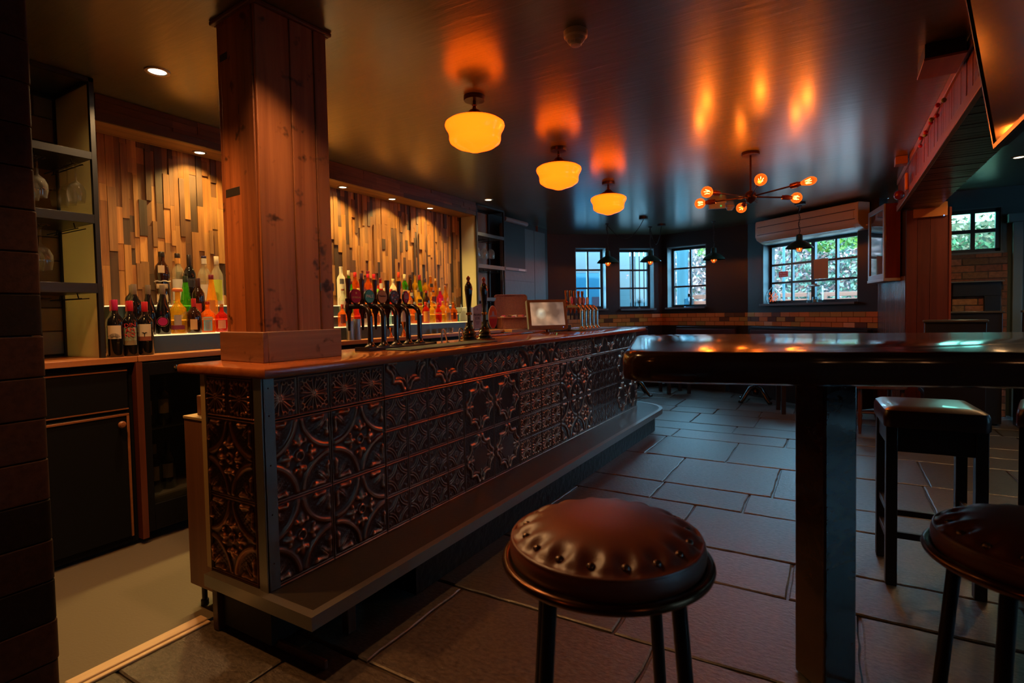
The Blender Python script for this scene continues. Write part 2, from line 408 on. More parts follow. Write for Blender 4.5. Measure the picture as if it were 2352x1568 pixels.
# ---- brick pier at the left edge of the view
pier = struct(box('wall_pier', (-2.90, -2.215, -1.6, 0.70, 0, ZC), P('pier_core', (0.02, 0.012, 0.01), 0.7)))
mb = MB(); BR = attrmat('dark_glazed_brick', rough=0.75, spec=0.15, bump=0.3, bscale=45, mottled=.35)
for j in range(19):
    z0 = j*.1335-.03; z1 = z0+.130; y1 = 0.712
    z0 = max(z0, 0.001); z1 = min(z1, ZC-.001)
    if z1 <= z0: continue
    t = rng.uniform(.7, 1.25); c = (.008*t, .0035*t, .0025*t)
    # bullnosed quoin brick, then stretchers behind it
    ed = [(-2.216, y1+.012), (-2.232, y1+.03)]
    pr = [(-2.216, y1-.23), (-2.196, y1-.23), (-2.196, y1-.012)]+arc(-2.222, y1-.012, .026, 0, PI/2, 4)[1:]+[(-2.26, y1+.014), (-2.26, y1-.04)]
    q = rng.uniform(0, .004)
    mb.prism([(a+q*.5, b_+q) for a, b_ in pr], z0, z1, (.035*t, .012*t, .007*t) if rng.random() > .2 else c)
    yy = y1-.236
    while yy > -1.5:
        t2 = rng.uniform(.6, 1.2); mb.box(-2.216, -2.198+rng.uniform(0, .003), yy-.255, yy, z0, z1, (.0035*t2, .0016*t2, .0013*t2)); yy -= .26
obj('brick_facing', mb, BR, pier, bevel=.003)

# ---- reclaimed-plank wall behind the bottles
PLANK = wood('reclaimed_strip_wood', (0.42, 0.31, 0.19), (1.0, 0.86, 0.64), 'z', 1.1, 0.6, attr=True, bump=.35)
mb = MB(); y = 1.36; pc = [(0.44, 0.21, 0.07), (0.36, 0.17, 0.055), (0.20, 0.09, 0.03), (0.54, 0.29, 0.10), (0.11, 0.05, 0.02), (0.06, 0.03, 0.014), (0.30, 0.16, 0.065), (0.46, 0.24, 0.085)]
while y < 5.03:
    w = rng.choice((.026, .032, .038, .045)); z = 1.02-rng.uniform(0, .25)
    while z < 2.36:
        h = rng.choice((.1, .16, .22, .3, .38, .45)); t = rng.uniform(.8, 1.2); c = tuple(k*t for k in rng.choice(pc))
        d = rng.choice((0, 0, .002, .004, .004, .007, .011))
        a, b = max(z, 1.02), min(z+h, 2.36)
        if b-a > .01: mb.box(-3.704, -3.692+d, y, y+w-.0008, a, b-.0008, c)
        z += h
    y += w
obj('plank_cladding', mb, PLANK, wb, smooth=False).matrix_parent_inverse = wb.matrix_basis.inverted()
WT = [(0.42, 0.20, 0.07)]*4+[(0.34, 0.24, 0.11)]*2+[(0.44, 0.40, 0.30), (0.16, 0.10, 0.06)]
tb = MB(); 
tt = tile_band(wb, 2.2, 3.05, 1.03, ZC, 11, .24, y=-.004, cols=WT, name='brick_tiles')

# ---- servery ceiling box (pelmet) with its recessed spots
PEL = wood('pelmet_strip_wood', (0.32, 0.22, 0.15), (.8, .66, .5), 'y', 1.0, 0.5, attr=True, bump=.3)
pel = thing('light_pelmet', 'long timber-clad pelmet box along the ceiling above the bottle wall', 'pelmet', (-3.45, 1.41, 2.305))
mb = MB(); z = 0.0
while z < .144:
    h = min(rng.choice((.024, .034, .044)), .144-z); y = 0.0
    while y < 3.635:
        l = rng.choice((.15, .25, .4, .6)); t = rng.uniform(.6, 1.15); c = tuple(k*t for k in rng.choice(((.20, .10, .06), (.15, .07, .045), (.26, .14, .075), (.10, .055, .04))))
        mb.box(-.012, rng.choice((.0, .002, .004, .007)), y, min(y+l, 3.635)-.0008, z, z+h-.0008, c); y += l
    z += h
obj('front_cladding', mb, PEL, pel, smooth=False)
mb = MB()
for k in range(9): 
    t = rng.uniform(.85, 1.1); mb.box(-.228+.0239*k, -.228+.0239*k+.0234, 0, 3.635, 0, .012, (.42*t, .24*t, .10*t))
obj('soffit', mb, PEL, pel, smooth=False)
obj('end_board', MB().box(-.228, -.012, 3.617, 3.635, .012, .144, (.2, .1, .06)), PEL, pel, smooth=False)
SPOTCOL = (1.0, 0.66, 0.19)
def spot_fit(nm, lab, loc, energy, color, group, cone=1.75, dirn=(0, 0, -1), r=.042):
    t = thing(nm, lab, 'spotlight', loc, group=group)
    obj('trim_ring', MB().lathe([(r*.72, -.001), (r*.78, -.006), (r, -.006), (r*1.06, 0.0)], 24), P('spot_ring', (.5, .42, .32), .3, metal=.8), t)
    obj('lens', MB().lathe([(r*.7, -.0025), (0, -.0025)], 20), emit('spot_lens', (1.0, 0.78, 0.50), 6.0), t)
    l = light('spot_lamp', 'SPOT', (0, 0, -.012), energy, color, parent=t, spot_size=cone, spot_blend=.7, shadow_soft_size=.03)
    aim(l, dirn)
    return t
for i, (yy, lab) in enumerate(((2.046, 'recessed pelmet spotlight nearest the timber post, over the left bottles'), (3.252, 'recessed pelmet spotlight just right of the timber post'),
                    (3.848, 'middle recessed pelmet spotlight over the right-hand bottles'), (4.408, 'recessed pelmet spotlight nearest the far end of the pelmet'), (2.65, 'recessed pelmet spotlight hidden behind the timber post'))):
    spot_fit('recessed_spotlight', lab, (-3.585, yy, 2.305), 78, SPOTCOL, 'spotlights in the pelmet', 2.3, (.12, 0, -1))
spot_fit('ceiling_downlight', 'small round downlight in the ceiling above the servery aisle', (-2.90, 1.46, ZC), 75, (1.0, 0.60, 0.26), 'servery downlights', 2.5, r=.055)
spot_fit('ceiling_downlight', 'unseen downlight added in the ceiling over the gap between pier and bar end', (-2.38, 0.78, ZC), 100, (1.0, 0.40, 0.10), 'servery downlights', 1.95, r=.055)  # unseen downlight added to light the near face of the timber post
spot_fit('ceiling_downlight', 'downlight over the far right shelf unit beside the pelmet end', (-3.25, 5.0, ZC), 30, (1.0, 0.70, 0.40), 'servery downlights', 1.9, r=.05)

spot_fit('ceiling_downlight', 'unseen downlight added over the customer side of the near bar end', (-1.62, 1.22, ZC), 62, (1.0, .50, .19), 'added bar front downlights', 1.75, r=.05)  # unseen downlight added to brighten the post side and near bar
# ---- right-hand beam, post and panelled spur wall
REDWOOD = wood('red_stained_board', (0.16, 0.028, 0.010), (0.30, 0.07, 0.022), 'z', 0.7, 0.4, bump=.3)
TRIMW = wood('beam_trim_wood', (0.25, 0.07, 0.02), (0.38, 0.14, 0.04), 'y', 0.7, 0.4)
DARKPL = wood('dark_soffit_plank', (0.010, 0.008, 0.007), (0.022, 0.016, 0.013), 'x', .6, 0.28)
beam = struct(obj('beam', MB().box(.56, .85, 0.9, 6.62, 2.165, ZC-.002), P('beam_core', (.02, .012, .01), .6)))
mb = MB(); y = .9
while y < 6.6:
    w = rng.choice((.055, .07, .085)); t = rng.uniform(.7, 1.2)
    mb.box(.548+rng.uniform(0, .003), .562, y, y+w-.002, 2.17, ZC-.02, (t, t, t)); y += w
obj('fascia_boards', mb, wood('fascia_board', (0.15, 0.026, 0.010), (0.32, 0.075, 0.022), 'z', 0.7, 0.35, attr=True), beam, smooth=False)
obj('bottom_trim', MB().box(.534, .562, .9, 6.6, 2.135, 2.195), TRIMW, beam, bevel=.004)
obj('top_trim', MB().box(.536, .562, .9, 6.6, 2.395, 2.448), TRIMW, beam, bevel=.004)
mb = MB(); y = .9
while y < 6.58: mb.box(.562, .86, y, y+.058, 2.138+rng.uniform(0, .003), 2.166); y += .064
obj('soffit_planks', mb, DARKPL, beam, smooth=False)
post = struct(obj('pillar_right', MB().box(.63, .94, 6.61, 6.93, 0, 2.137), P('post_core', (.05, .01, .008), .5)))
mb = MB()
for a, b in ((.615, .70), (.703, .80), (.803, .945)): 
    t = rng.uniform(.8, 1.1); mb.box(a, b, 6.585, 6.612, 0.0, 2.137, (t, t, t))
mb.box(.945, .962, 6.575, 6.93, 0, 2.137, (1.5, 1.6, 1.6))
obj('post_boards', mb, wood('post_board', (0.055, 0.010, 0.007), (0.115, 0.022, 0.012), 'z', .6, .38, attr=True), post, smooth=False)
# beadboard spur wall between far wall and post
spur = wall_run('wall_spur', (0.449, 7.60), (0.625, 6.60), [], P('spur_core', (.03, .02, .016), .5), th=.12, z1=2.30)
mb = MB(); u = 0.0
while u < 1.0:
    mb.box(u+.003, u+.05, -.014, .002, .0, 1.50); mb.tube([(u+.0015, -.011, 0), (u+.0015, -.011, 1.5)], .004, 6); u += .053
obj('beadboard', mb, wood('beadboard_varnish', (0.10, 0.06, 0.04), (0.17, 0.11, 0.075), 'z', .7, .25, bump=.15), spur, smooth=False)

# ================================================================== BAR
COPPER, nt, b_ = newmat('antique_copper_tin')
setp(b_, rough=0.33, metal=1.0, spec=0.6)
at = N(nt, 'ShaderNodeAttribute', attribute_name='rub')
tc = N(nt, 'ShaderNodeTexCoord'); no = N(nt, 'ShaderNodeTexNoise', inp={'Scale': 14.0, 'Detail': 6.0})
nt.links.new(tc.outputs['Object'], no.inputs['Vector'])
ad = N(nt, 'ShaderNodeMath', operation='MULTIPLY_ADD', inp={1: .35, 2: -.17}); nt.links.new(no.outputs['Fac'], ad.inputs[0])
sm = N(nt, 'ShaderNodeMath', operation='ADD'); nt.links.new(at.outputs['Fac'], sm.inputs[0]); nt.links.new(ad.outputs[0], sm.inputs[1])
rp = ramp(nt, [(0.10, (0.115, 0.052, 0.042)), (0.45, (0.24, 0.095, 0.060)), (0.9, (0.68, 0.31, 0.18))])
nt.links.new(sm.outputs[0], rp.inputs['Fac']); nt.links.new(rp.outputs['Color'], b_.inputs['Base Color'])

def G(d, w): return np.exp(-(d/w)**2)
def segd(u, v, a, b):
    ax, ay = a; bx, by = b; dx, dy = bx-ax, by-ay; t = np.clip(((u-ax)*dx+(v-ay)*dy)/(dx*dx+dy*dy), 0, 1)
    return np.hypot(u-ax-t*dx, v-ay-t*dy)
def grain(u, v): return np.sin(u*61+np.sin(v*37)*2)*np.sin(v*67+np.sin(u*41)*2)
def pat_circle(u, v):
    a, b = np.abs(u), np.abs(v); dc = np.hypot(1-a, 1-b); h = np.zeros_like(u)
    h += .9*G(dc-.92, .062)-.22*G(dc-.92, .018)
    r = np.hypot(u, v); h += .9*G(r-.115, .035)
    m, n = np.maximum(a, b), np.minimum(a, b)
    h += 1.0*G(np.hypot((m-.42)*.7, n), .075)*1.0 + .75*G(segd(m, n, (.30, .0), (.34, .15)), .05)+.7*G(np.hypot(m-.36, n-.16), .05)+.5*G(segd(m, n, (.2, 0), (.34, 0)), .04)
    # acanthus leaf in each corner
    p, q = (1-a)+(1-b), np.abs((1-a)-(1-b)); 
    h += 1.0*G(np.hypot((p-.62)*.45, q), .11)-.35*G(q, .022)*(np.abs(p-.62) < .24) + .95*G(segd(p, q, (.40, .16), (.72, .40)), .085)+.85*G(np.hypot(p-.70, q-.50), .095)
    h += np.where(dc < .80, .17*grain(u*1.7, v*1.7), 0)
    return h
def pat_scroll(u, v):
    a, b = np.abs(u), np.abs(v); m, n = np.maximum(a, b), np.minimum(a, b); r = np.hypot(u, v); h = 1.1*G(r, .09)
    for (e, rad) in (((.80, .24), .10), ((.80, .56), .14)): h += 1.0*G(np.hypot(m-e[0]+.04, n-e[1])-rad, .04)
    h += .9*G(segd(m, n, (.12, .035), (.76, .13)), .04)+.85*G(segd(m, n, (.12, .085), (.60, .47)), .04)
    return h*(r < 1.25)
def pat_inter(u, v):
    a, b = np.abs(u), np.abs(v); dc = np.hypot(1-a, 1-b)
    h = .8*G(dc-.98, .05)+.8*G(dc-.82, .05)
    r = np.hypot(u, v); h += .55*G(r-.18, .06)+.5*G(r, .07)+.45*G(np.hypot(np.maximum(a, b)-.38, np.minimum(a, b)), .07)
    h += .7*G(np.hypot(a-.78, b-.78)-.09, .05)+.6*G(np.hypot(a-.62, b-.62), .06)
    return h+.06*grain(u, v)
def pat_cart(u, v):
    a, b = np.abs(u), np.abs(v); h = np.zeros_like(u)
    pts = [(.14, .80), (.20, .66), (.34, .58), (.56, .58), (.56, .74), (.585, .74), (.585, .42), (.72, .34), (.80, .16)]
    pts = [(.16, .82), (.24, .64), (.36, .58), (.60, .58), (.60, .40), (.70, .26), (.84, .16)]
    for p, q in zip(pts[:-1], pts[1:]):
        d = segd(a, b, p, q); h = np.maximum(h, .95*G(d, .06)); 
    for p, q in zip(pts[1:-2], pts[2:-1]):
        h = np.maximum(h, .6*G(segd(a+.09, b+.09, p, q), .04))
    h = np.maximum(h, 1.1*G(np.hypot(a-.12, b-.86), .09)); h = np.maximum(h, 1.1*G(np.hypot(a-.86, b-.12), .09))
    m, n = np.maximum(a, b), np.minimum(a, b)
    h = np.maximum(h, .8*G(segd(m, n, (.45, .0), (.80, .0)), .055)); h = np.maximum(h, .7*G(segd(m, n, (.66, .02), (.52, .15)), .045))
    inn = (a < .54) & (b < .54); h += np.where(inn, 0, .17*grain(u*1.6, v*1.6)); h = np.where(inn & (np.hypot(a, b) < .5), np.maximum(h, .30), h)
    return h
PAT = dict(P1=(pat_circle, .3048, .0085), P2=(pat_scroll, .1524, .0055), P3=(pat_inter, .1524, .0045), P4=(pat_cart, .3048, .009))
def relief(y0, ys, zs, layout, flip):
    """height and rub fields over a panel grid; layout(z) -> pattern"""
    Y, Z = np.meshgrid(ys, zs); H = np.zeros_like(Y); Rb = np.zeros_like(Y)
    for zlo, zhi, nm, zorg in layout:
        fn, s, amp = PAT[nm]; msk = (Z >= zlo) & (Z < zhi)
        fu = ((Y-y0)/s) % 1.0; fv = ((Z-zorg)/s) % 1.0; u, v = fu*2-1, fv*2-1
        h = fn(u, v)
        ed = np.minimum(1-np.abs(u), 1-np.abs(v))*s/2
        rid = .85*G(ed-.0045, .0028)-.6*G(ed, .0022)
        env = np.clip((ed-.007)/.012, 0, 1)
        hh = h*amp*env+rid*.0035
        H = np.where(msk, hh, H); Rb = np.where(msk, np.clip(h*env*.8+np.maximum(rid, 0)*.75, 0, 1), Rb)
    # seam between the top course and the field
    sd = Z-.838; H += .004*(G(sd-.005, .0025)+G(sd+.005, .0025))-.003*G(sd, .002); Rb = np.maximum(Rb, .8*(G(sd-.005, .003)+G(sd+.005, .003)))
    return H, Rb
def relief_obj(name, parent, ys, zs, H, Rb, place):
    ny, nz = len(ys), len(zs); Y, Z = np.meshgrid(ys, zs); co = place(Y, Z, H).reshape(-1, 3)
    idx = np.arange(ny*nz).reshape(nz, ny); q = np.stack([idx[:-1, :-1], idx[:-1, 1:], idx[1:, 1:], idx[1:, :-1]], -1).reshape(-1, 4)
    me = bpy.data.meshes.new(name); n = len(co); m = len(q)
    me.vertices.add(n); me.vertices.foreach_set('co', co.astype('f').ravel())
    me.loops.add(m*4); me.loops.foreach_set('vertex_index', q.astype('i').ravel())
    me.polygons.add(m); me.polygons.foreach_set('loop_start', np.arange(0, m*4, 4, dtype='i')); 
    me.polygons.foreach_set('use_smooth', np.ones(m, dtype=bool)); me.update(calc_edges=True)
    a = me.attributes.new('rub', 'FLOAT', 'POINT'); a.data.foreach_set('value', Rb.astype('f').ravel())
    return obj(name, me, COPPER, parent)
bar = thing('bar_counter', 'long pub bar clad in embossed copper tiles with a varnished wooden top', 'bar counter', (-1.75, 1.19, 0))
bar_in = bar.matrix_basis.inverted()
def barp(o): o.matrix_parent_inverse = Matrix.Translation((1.75, -1.19, 0)); return o
CORE = P('bar_core', (.01, .008, .007), .7)
barp(obj('carcass', MB().prism([(-2.12, 1.192), (-1.752, 1.192), (-1.752, 5.40)]+arc(-1.90, 5.40, .148, 0, PI/2, 6)+[(-2.12, 5.55)], .02, .998), CORE, bar, smooth=False))
x0, z0, zt = -1.75, .223, .998
LAY = [('P1', 'P2'), ('P3', 'P4'), ('P4', 'P3'), ('P2', 'P1'), ('P1', 'P2'), ('P3', 'P4'), ('P4', 'P3')]
for k, (field, top) in enumerate(LAY):
    y0 = 1.180+.6096*k; ya, yb = (1.232 if k == 0 else y0), min(y0+.6096, 5.41)
    st = (.0021, .0023, .0026, .0026, .003, .0034, .004)[k]
    ys = np.linspace(ya, yb, int((yb-ya)/st)+1); zs = np.linspace(z0, zt, int((zt-z0)/st)+1)
    zorg_top = .838 if PAT[top][1] < .2 else .838
    H, Rb = relief(y0, ys, zs, [(z0, .838, field, .2284), (.838, 2, top, zorg_top)], 0)
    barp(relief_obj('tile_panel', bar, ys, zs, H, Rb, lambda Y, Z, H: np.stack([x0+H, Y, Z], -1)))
# end of the bar
ys = np.linspace(-2.115, -1.79, 150); zs = np.linspace(z0, zt, 350)
H, Rb = relief(-2.115, ys, zs, [(z0, .838, 'P1', .2284), (.838, 2, 'P2', .838)], 0)
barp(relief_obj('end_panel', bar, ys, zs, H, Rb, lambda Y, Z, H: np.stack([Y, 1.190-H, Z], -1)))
# rounded far end
tk = np.linspace(0, 1, 60); zs = np.linspace(z0, zt, 150)
H, Rb = relief(0, tk*.38, zs, [(z0, .838, 'P4', .2284), (.838, 2, 'P3', .838)], 0)
def plc(Y, Z, H):
    a = Y/.38*PI/2; r = .15+H; return np.stack([-1.90+r*np.cos(a), 5.40+r*np.sin(a), Z], -1)
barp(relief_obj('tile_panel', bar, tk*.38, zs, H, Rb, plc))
TRIMST = P('satin_aluminium', (0.27, 0.26, 0.25), 0.38, metal=0.9, bump=.06, bscale=150)
mb = MB().box(-1.752, -1.744, 1.182, 1.232, .223, .998).box(-1.79, -1.744, 1.179, 1.190, .223, .998)
barp(obj('corner_trim', mb, TRIMST, bar, bevel=.0015, label='bare metal corner strip'))
barp(obj('back_trim', MB().box(-2.128, -2.098, 1.180, 1.192, .235, .998), P('pale_edge_trim', (.38, .28, .14), .45), bar, bevel=.001))
for zz in (.32, .50, .68, .86, .96):
    barp(obj('trim_screw', MB().sphere((-1.744, 1.207, zz), .0032, 8, 4), GUNMETAL, bar))
# wooden top: rounded nosing, slight bow along the front
VARN = wood('bar_top_varnish', (0.22, 0.052, 0.013), (0.38, 0.115, 0.030), 'y', .45, 0.16, coat=.5, bump=.05)
def topring(off, zz):
    pts = [(-2.26-off, 1.165-off), (-1.698+off, 1.165-off)]
    n = 14
    for i in range(1, n+1):
        t = i/n; pts.append((-1.698+off+.05*math.sin(t*PI/2)**1.0*t-.0*t, 1.165+t*4.25))
    cx = -1.648; 
    pts += arc(cx-.19+off, 5.415, .19, 0, PI/2, 8)[1:]
    pts += [(-2.20-off, 5.605)]
    return [(x, y, zz) for x, y in pts]
mb = MB(); prof = [(-.012, .998), (-.003, 1.0), (.0, 1.006), (.0, 1.026), (-.004, 1.033), (-.012, 1.035)]
rings = [topring(o, z) for o, z in prof]; n = len(rings[0]); vv = [p for r_ in rings for p in r_]; ff = []
for j in range(len(rings)-1):
    for i in range(n): ff.append((j*n+i, j*n+(i+1) % n, (j+1)*n+(i+1) % n, (j+1)*n+i))
ff += [tuple(range(n-1, -1, -1)), tuple((len(rings)-1)*n+i for i in range(n))]
mb.add(vv, ff); barp(obj('bar_top', mb, VARN, bar))
barp(obj('inner_upstand', MB().box(-2.24, -2.19, 3.05, 5.0, 1.034, 1.052), VARN, bar, bevel=.006))

# ---- step along the foot of the bar
step = thing('bar_step', 'raised tread step around the foot of the bar with metal edge', 'step', (-1.47, 1.15, 0))
def stp(o): o.matrix_parent_inverse = Matrix.Translation((1.47, -1.15, 0)); return o
def outline(off):
    return [(-2.10, 1.150+off), (-1.475-off, 1.150+off), (-1.470-off, 3.2), (-1.462-off, 5.30)]+arc(-1.86, 5.30, .398-off, 0.05, PI*.62, 14)+[(-2.25, 5.62), (-2.10, 5.5)]
LINO = P('step_lino', (0.020, 0.017, 0.015), 0.30, bump=.06, bscale=70)
stp(obj('tread', MB().prism(outline(.03), .178, .222), LINO, step, smooth=False))
ol = outline(0.0)[:-2]; il = outline(.034)[:-2]; mb = MB()
for i in range(len(ol)-1):
    a, b, c, d = ol[i], ol[i+1], il[i+1], il[i]
    mb.prism([a, b, c, d], .176, .2235)
stp(obj('edge_trim', mb, TRIMST, step, label='metal nosing strip'))
mb = MB(); ri = outline(.075)
mb.prism([(-2.0, 1.75)]+[(p[0], max(p[1], 1.75)) for p in ri[1:-2]]+[(-2.10, 5.5)], 0.001, .178)
stp(obj('riser', mb, P('riser_gloss_black', (.006, .006, .007), .42, bump=.7, bscale=22, spec=.25), step, smooth=False))
stp(obj('support_post', MB().box(-2.085, -2.05, 1.17, 1.21, 0, .178), wood('step_post_wood', (.05, .02, .012), (.09, .035, .02), 'z', 1, .5), step, bevel=.003))
stp(obj('support_post', MB().box(-1.62, -1.585, 1.40, 1.44, 0, .178), MC['step_post_wood'], step, bevel=.003))
stp(obj('kick_board', MB().box(-2.10, -1.50, 1.215, 1.23, 0, .03), MC['step_post_wood'], step, bevel=.003))

# ---- under-bar cabinet seen past the bar end
LAM = wood('brown_laminate', (0.13, 0.055, 0.028), (0.20, 0.09, 0.045), 'z', .7, .45)
ub = thing('underbar_cabinet', 'brown laminate equipment cabinet on feet behind the bar end', 'cabinet', (-2.24, 1.25, 0))
obj('body', MB().box(-.092, .10, -.03, .55, .10, .80), LAM, ub, bevel=.003)
obj('worktop', MB().box(-.094, .10, -.033, .55, .80, .812), P('pale_edge_trim', (.38, .28, .14), .45), ub, bevel=.002)
obj('back_box', MB().box(-.045, .10, .0, .55, .812, .895), LAM, ub, bevel=.003)
for px_, py_ in ((-.06, .01), (.02, .01), (-.06, .5), (.06, .5)): obj('leg', MB().lathe([(.016, 0), (.016, .02), (.011, .025), (.011, .10)], 12, None, T(px_, py_, 0)), BLACK, ub)

# ================================================================== TIMBER POST ON THE BAR
OLDW = wood('reclaimed_scaffold_wood', (0.15, 0.040, 0.012), (0.38, 0.135, 0.045), 'z', .45, .5, attr=True, bump=.45, knots=True)
post = thing('timber_post', 'big reclaimed-plank post standing on the near end of the bar top', 'post', (-1.935, 1.335, 1.035), R(-4))
W_, D_ = .285, .325      # to -x, to +y
def planks(axis, edges, off, z0, z1):
    for i, (a, b) in enumerate(zip(edges[:-1], edges[1:])):
        t = (.95, 1.1, .8, 1.0)[i % 4]; q = .0025*((i*7) % 3); mb = MB()
        if axis == 'y': mb.box(-W_+a*W_+.001, -W_+b*W_-.001, -q, .018, z0, z1, (t*1.05, t*.95, t*.85))
        else: mb.box(-.018, q, a*D_+.001, b*D_-.001, z0, z1, (t*.92, t*.95, t))
        obj('plank', mb, OLDW, post, bevel=.003)
obj('core', MB().box(-W_+.012, -.012, .012, D_-.012, 0, ZC-1.035-.002), CORE, post, smooth=False)
planks('y', [0, .10, .56, .94, 1.0], 0, .118, 1.413); planks('x', [0, .46, .80, 1.0], 0, .118, 1.413)
obj('plank', MB().box(-W_+.0, -W_+.018, .02, D_, .118, 1.413), OLDW, post); obj('plank', MB().box(-W_+.018, -.018, D_-.018, D_, .118, 1.413), OLDW, post)
SK = wood('skirting_board', (0.13, 0.052, 0.028), (0.26, 0.13, 0.08), 'x', .4, .5, bump=.4, knots=True)
SK2 = wood('skirting_board_side', (0.15, 0.075, 0.05), (0.28, 0.155, 0.105), 'y', .4, .5, bump=.4, knots=True)
obj('skirting', MB().box(-W_-.022, .022, -.022, .0, .0, .122), SK, post, bevel=.003)
obj('skirting', MB().box(.0, .022, -.0005, D_+.022, .0, .1225), SK2, post, bevel=.003)
obj('skirting', MB().box(-W_-.022, -W_, 0, D_+.022, .0, .122), SK2, post, bevel=.003)
mb = MB(); z0 = 1.398; ov = .02
mb.box(-W_-ov, ov, -ov, 0, z0, ZC-1.036).box(0, ov, 0, D_+ov, z0+.0, ZC-1.036).box(-W_-ov, -W_, 0, D_+ov, z0, ZC-1.036).box(-W_, 0, D_, D_+ov, z0, ZC-1.036)
obj('capital', mb, wood('capital_board', (0.06, 0.022, 0.012), (0.14, 0.055, 0.03), 'x', .5, .5, bump=.4), post, bevel=.004)
STRAP = P('grey_metal_strap', (.13, .13, .14), .5, metal=.6, bump=.5, bscale=80)
obj('strap', MB().box(.0005, .005, D_*.80, D_+.003, .29, .325), STRAP, post, label='grey strip wrapped round a plank')
STAIN = P('black_stain_patch', (.012, .008, .007), .6)
for a, b, zz, hh in ((-.25, -.14, .68, .035), (-.13, -.03, 1.0, .04), (-.26, -.20, 1.24, .03)): obj('burn_mark', MB().box(a, b, -.0032, .001, zz, zz+hh), STAIN, post, bevel=.0015)
obj('burn_mark', MB().box(.001, .0042, D_*.805, D_*.99, 1.04, 1.075), STAIN, post, bevel=.001)

# ================================================================== BACK BAR
BTOP = wood('back_counter_wood', (0.28, 0.105, 0.038), (0.44, 0.19, 0.075), 'y', .5, .3, bump=.08)
XB, ZB = -3.20, 1.02
bt = thing('back_counter_top', 'continuous orange-brown wooden worktop along the servery wall', 'worktop', (XB, .75, ZB))
obj('board', MB().box(-.49, 0, 0, .70, -.032, 0), BTOP, bt, bevel=.003)
obj('board', MB().box(-.49, 0, .702, 2.7, -.032, 0), BTOP, bt, bevel=.003)
obj('board', MB().box(-.49, 0, 2.702, 4.45, -.032, 0), BTOP, bt, bevel=.003)
obj('board', MB().prism([(-.49, 4.452), (.10, 4.452)]+arc(.04, 4.93, .06, 0, PI/2, 5)+[(-.49, 4.99)], -.032, 0), BTOP, bt, bevel=.003)
DKP = P('dark_cabinet_paint', (.006, .007, .010), .5, spec=.08)
EDGEW = wood('lit_edge_knob_wood', (.16, .055, .02), (.26, .10, .04), 'y', .6, .45)  # orange light on cupboard edges put into the colour; knobs share it
def cupboard(y0, y1, lab, knob_right=True):
    t = thing('base_cupboard', lab, 'cupboard', (XB-.02, y0, 0)); w = y1-y0
    obj('body', MB().box(-.45, -.02, .0, w, .02, ZB-.034), DKP, t, bevel=.002)
    dr = obj('drawer', MB().box(-.02, 0, .012, w-.03, .74, .965), DKP, t, bevel=.003)
    obj('drawer_edge', MB().box(-.016, .003, .012, w-.03, .742, .748), EDGEW, dr); obj('drawer_edge', MB().box(-.016, .003, .012, w-.03, .945, .951), EDGEW, dr)
    d = obj('door', MB().box(-.02, 0, .012, w-.03, .06, .725), DKP, t, bevel=.003)
    mb = MB().box(-.012, .005, .012, w-.03, .708, .72).box(-.012, .005, w-.042, w-.03, .06, .708)
    obj('door_edge', mb, EDGEW, d, bevel=.002)
    obj('knob', MB().lathe([(.007, 0), (.007, .012), (.017, .02), (.019, .03), (.012, .038), (0, .04)], 16, None, T(0, (w-.075) if knob_right else .06, .668) @ RY(PI/2)), EDGEW, d)
    return t
cupboard(.55, 1.0, 'black base cupboard at the near end of the servery, mostly behind the pier')
cupboard(1.0, 1.435, 'black base cupboard with edges painted orange-lit and round knob, left of the fridge')
obj_d = box('divider_board', (XB-.45, XB+.005, 1.437, 1.468, .03, ZB-.034), wood('divider_wood', (.07, .018, .010), (.12, .03, .016), 'z', .7, .4))
tag(obj_d, 'narrow dark red upright board between black cupboard and bottle fridge', 'divider')
fr = thing('bottle_fridge', 'black glass-fronted bottle fridge under the back counter', 'fridge', (XB-.02, 1.47, 0)); fw = .62
obj('cabinet', MB().box(-.45, 0, 0, .02, .05, .98).box(-.45, 0, fw-.02, fw, .05, .98).box(-.45, 0, .02, fw-.02, .05, .22).box(-.45, 0, .02, fw-.02, .93, .98).box(-.45, -.43, .02, fw-.02, .22, .93), BLACK, fr, bevel=.002)
obj('shelf', MB().box(-.43, -.03, .02, fw-.02, .60, .608), STEEL, fr); obj('shelf', MB().box(-.43, -.03, .02, fw-.02, .222, .232), P('fridge_shelf_white', (.55, .55, .45), .4), fr)
d = obj('door', MB().box(0, .02, 0, .035, .06, .98).box(0, .02, fw-.035, fw, .06, .98).box(0, .02, .035, fw-.035, .06, .20).box(0, .02, .035, fw-.035, .91, .98), DKP, fr, bevel=.002)
obj('door_glass', MB().box(.006, .010, .035, fw-.035, .20, .91), pane_mat('fridge_glass', (.55, .55, .55), .10), d)
obj('lock', MB().lathe([(.012, 0), (.012, .008), (0, .01)], 12, None, T(.02, .17, .945) @ RY(PI/2)), CHROME, d)
for k, (yy) in enumerate((2.12, 2.75, 3.35, 3.95)):
    cupboard(yy, yy+.58, ('black base cupboard behind the bar, right of the bottle fridge', 'black base cupboard behind the bar below the jiggers', 'black base cupboard behind the bar below the shot glasses', 'black base cupboard behind the bar below the hand pulls')[k])
RISER = P('blue_grey_riser', (.035, .055, .066), .3)
RTOP = emit('lit_shelf_strip', (1.0, .62, .26), 1.5)
rs = thing('bottle_riser', 'stepped blue-grey riser carrying three rows of spirit bottles', 'display riser', (-3.35, 1.50, ZB))
obj('lower_step', MB().box(-.11, 0, 0, 3.20, 0, .098), RISER, rs, bevel=.002); obj('step_top', MB().box(-.11, .001, 0, 3.20, .098, .105), RTOP, rs, bevel=.002)
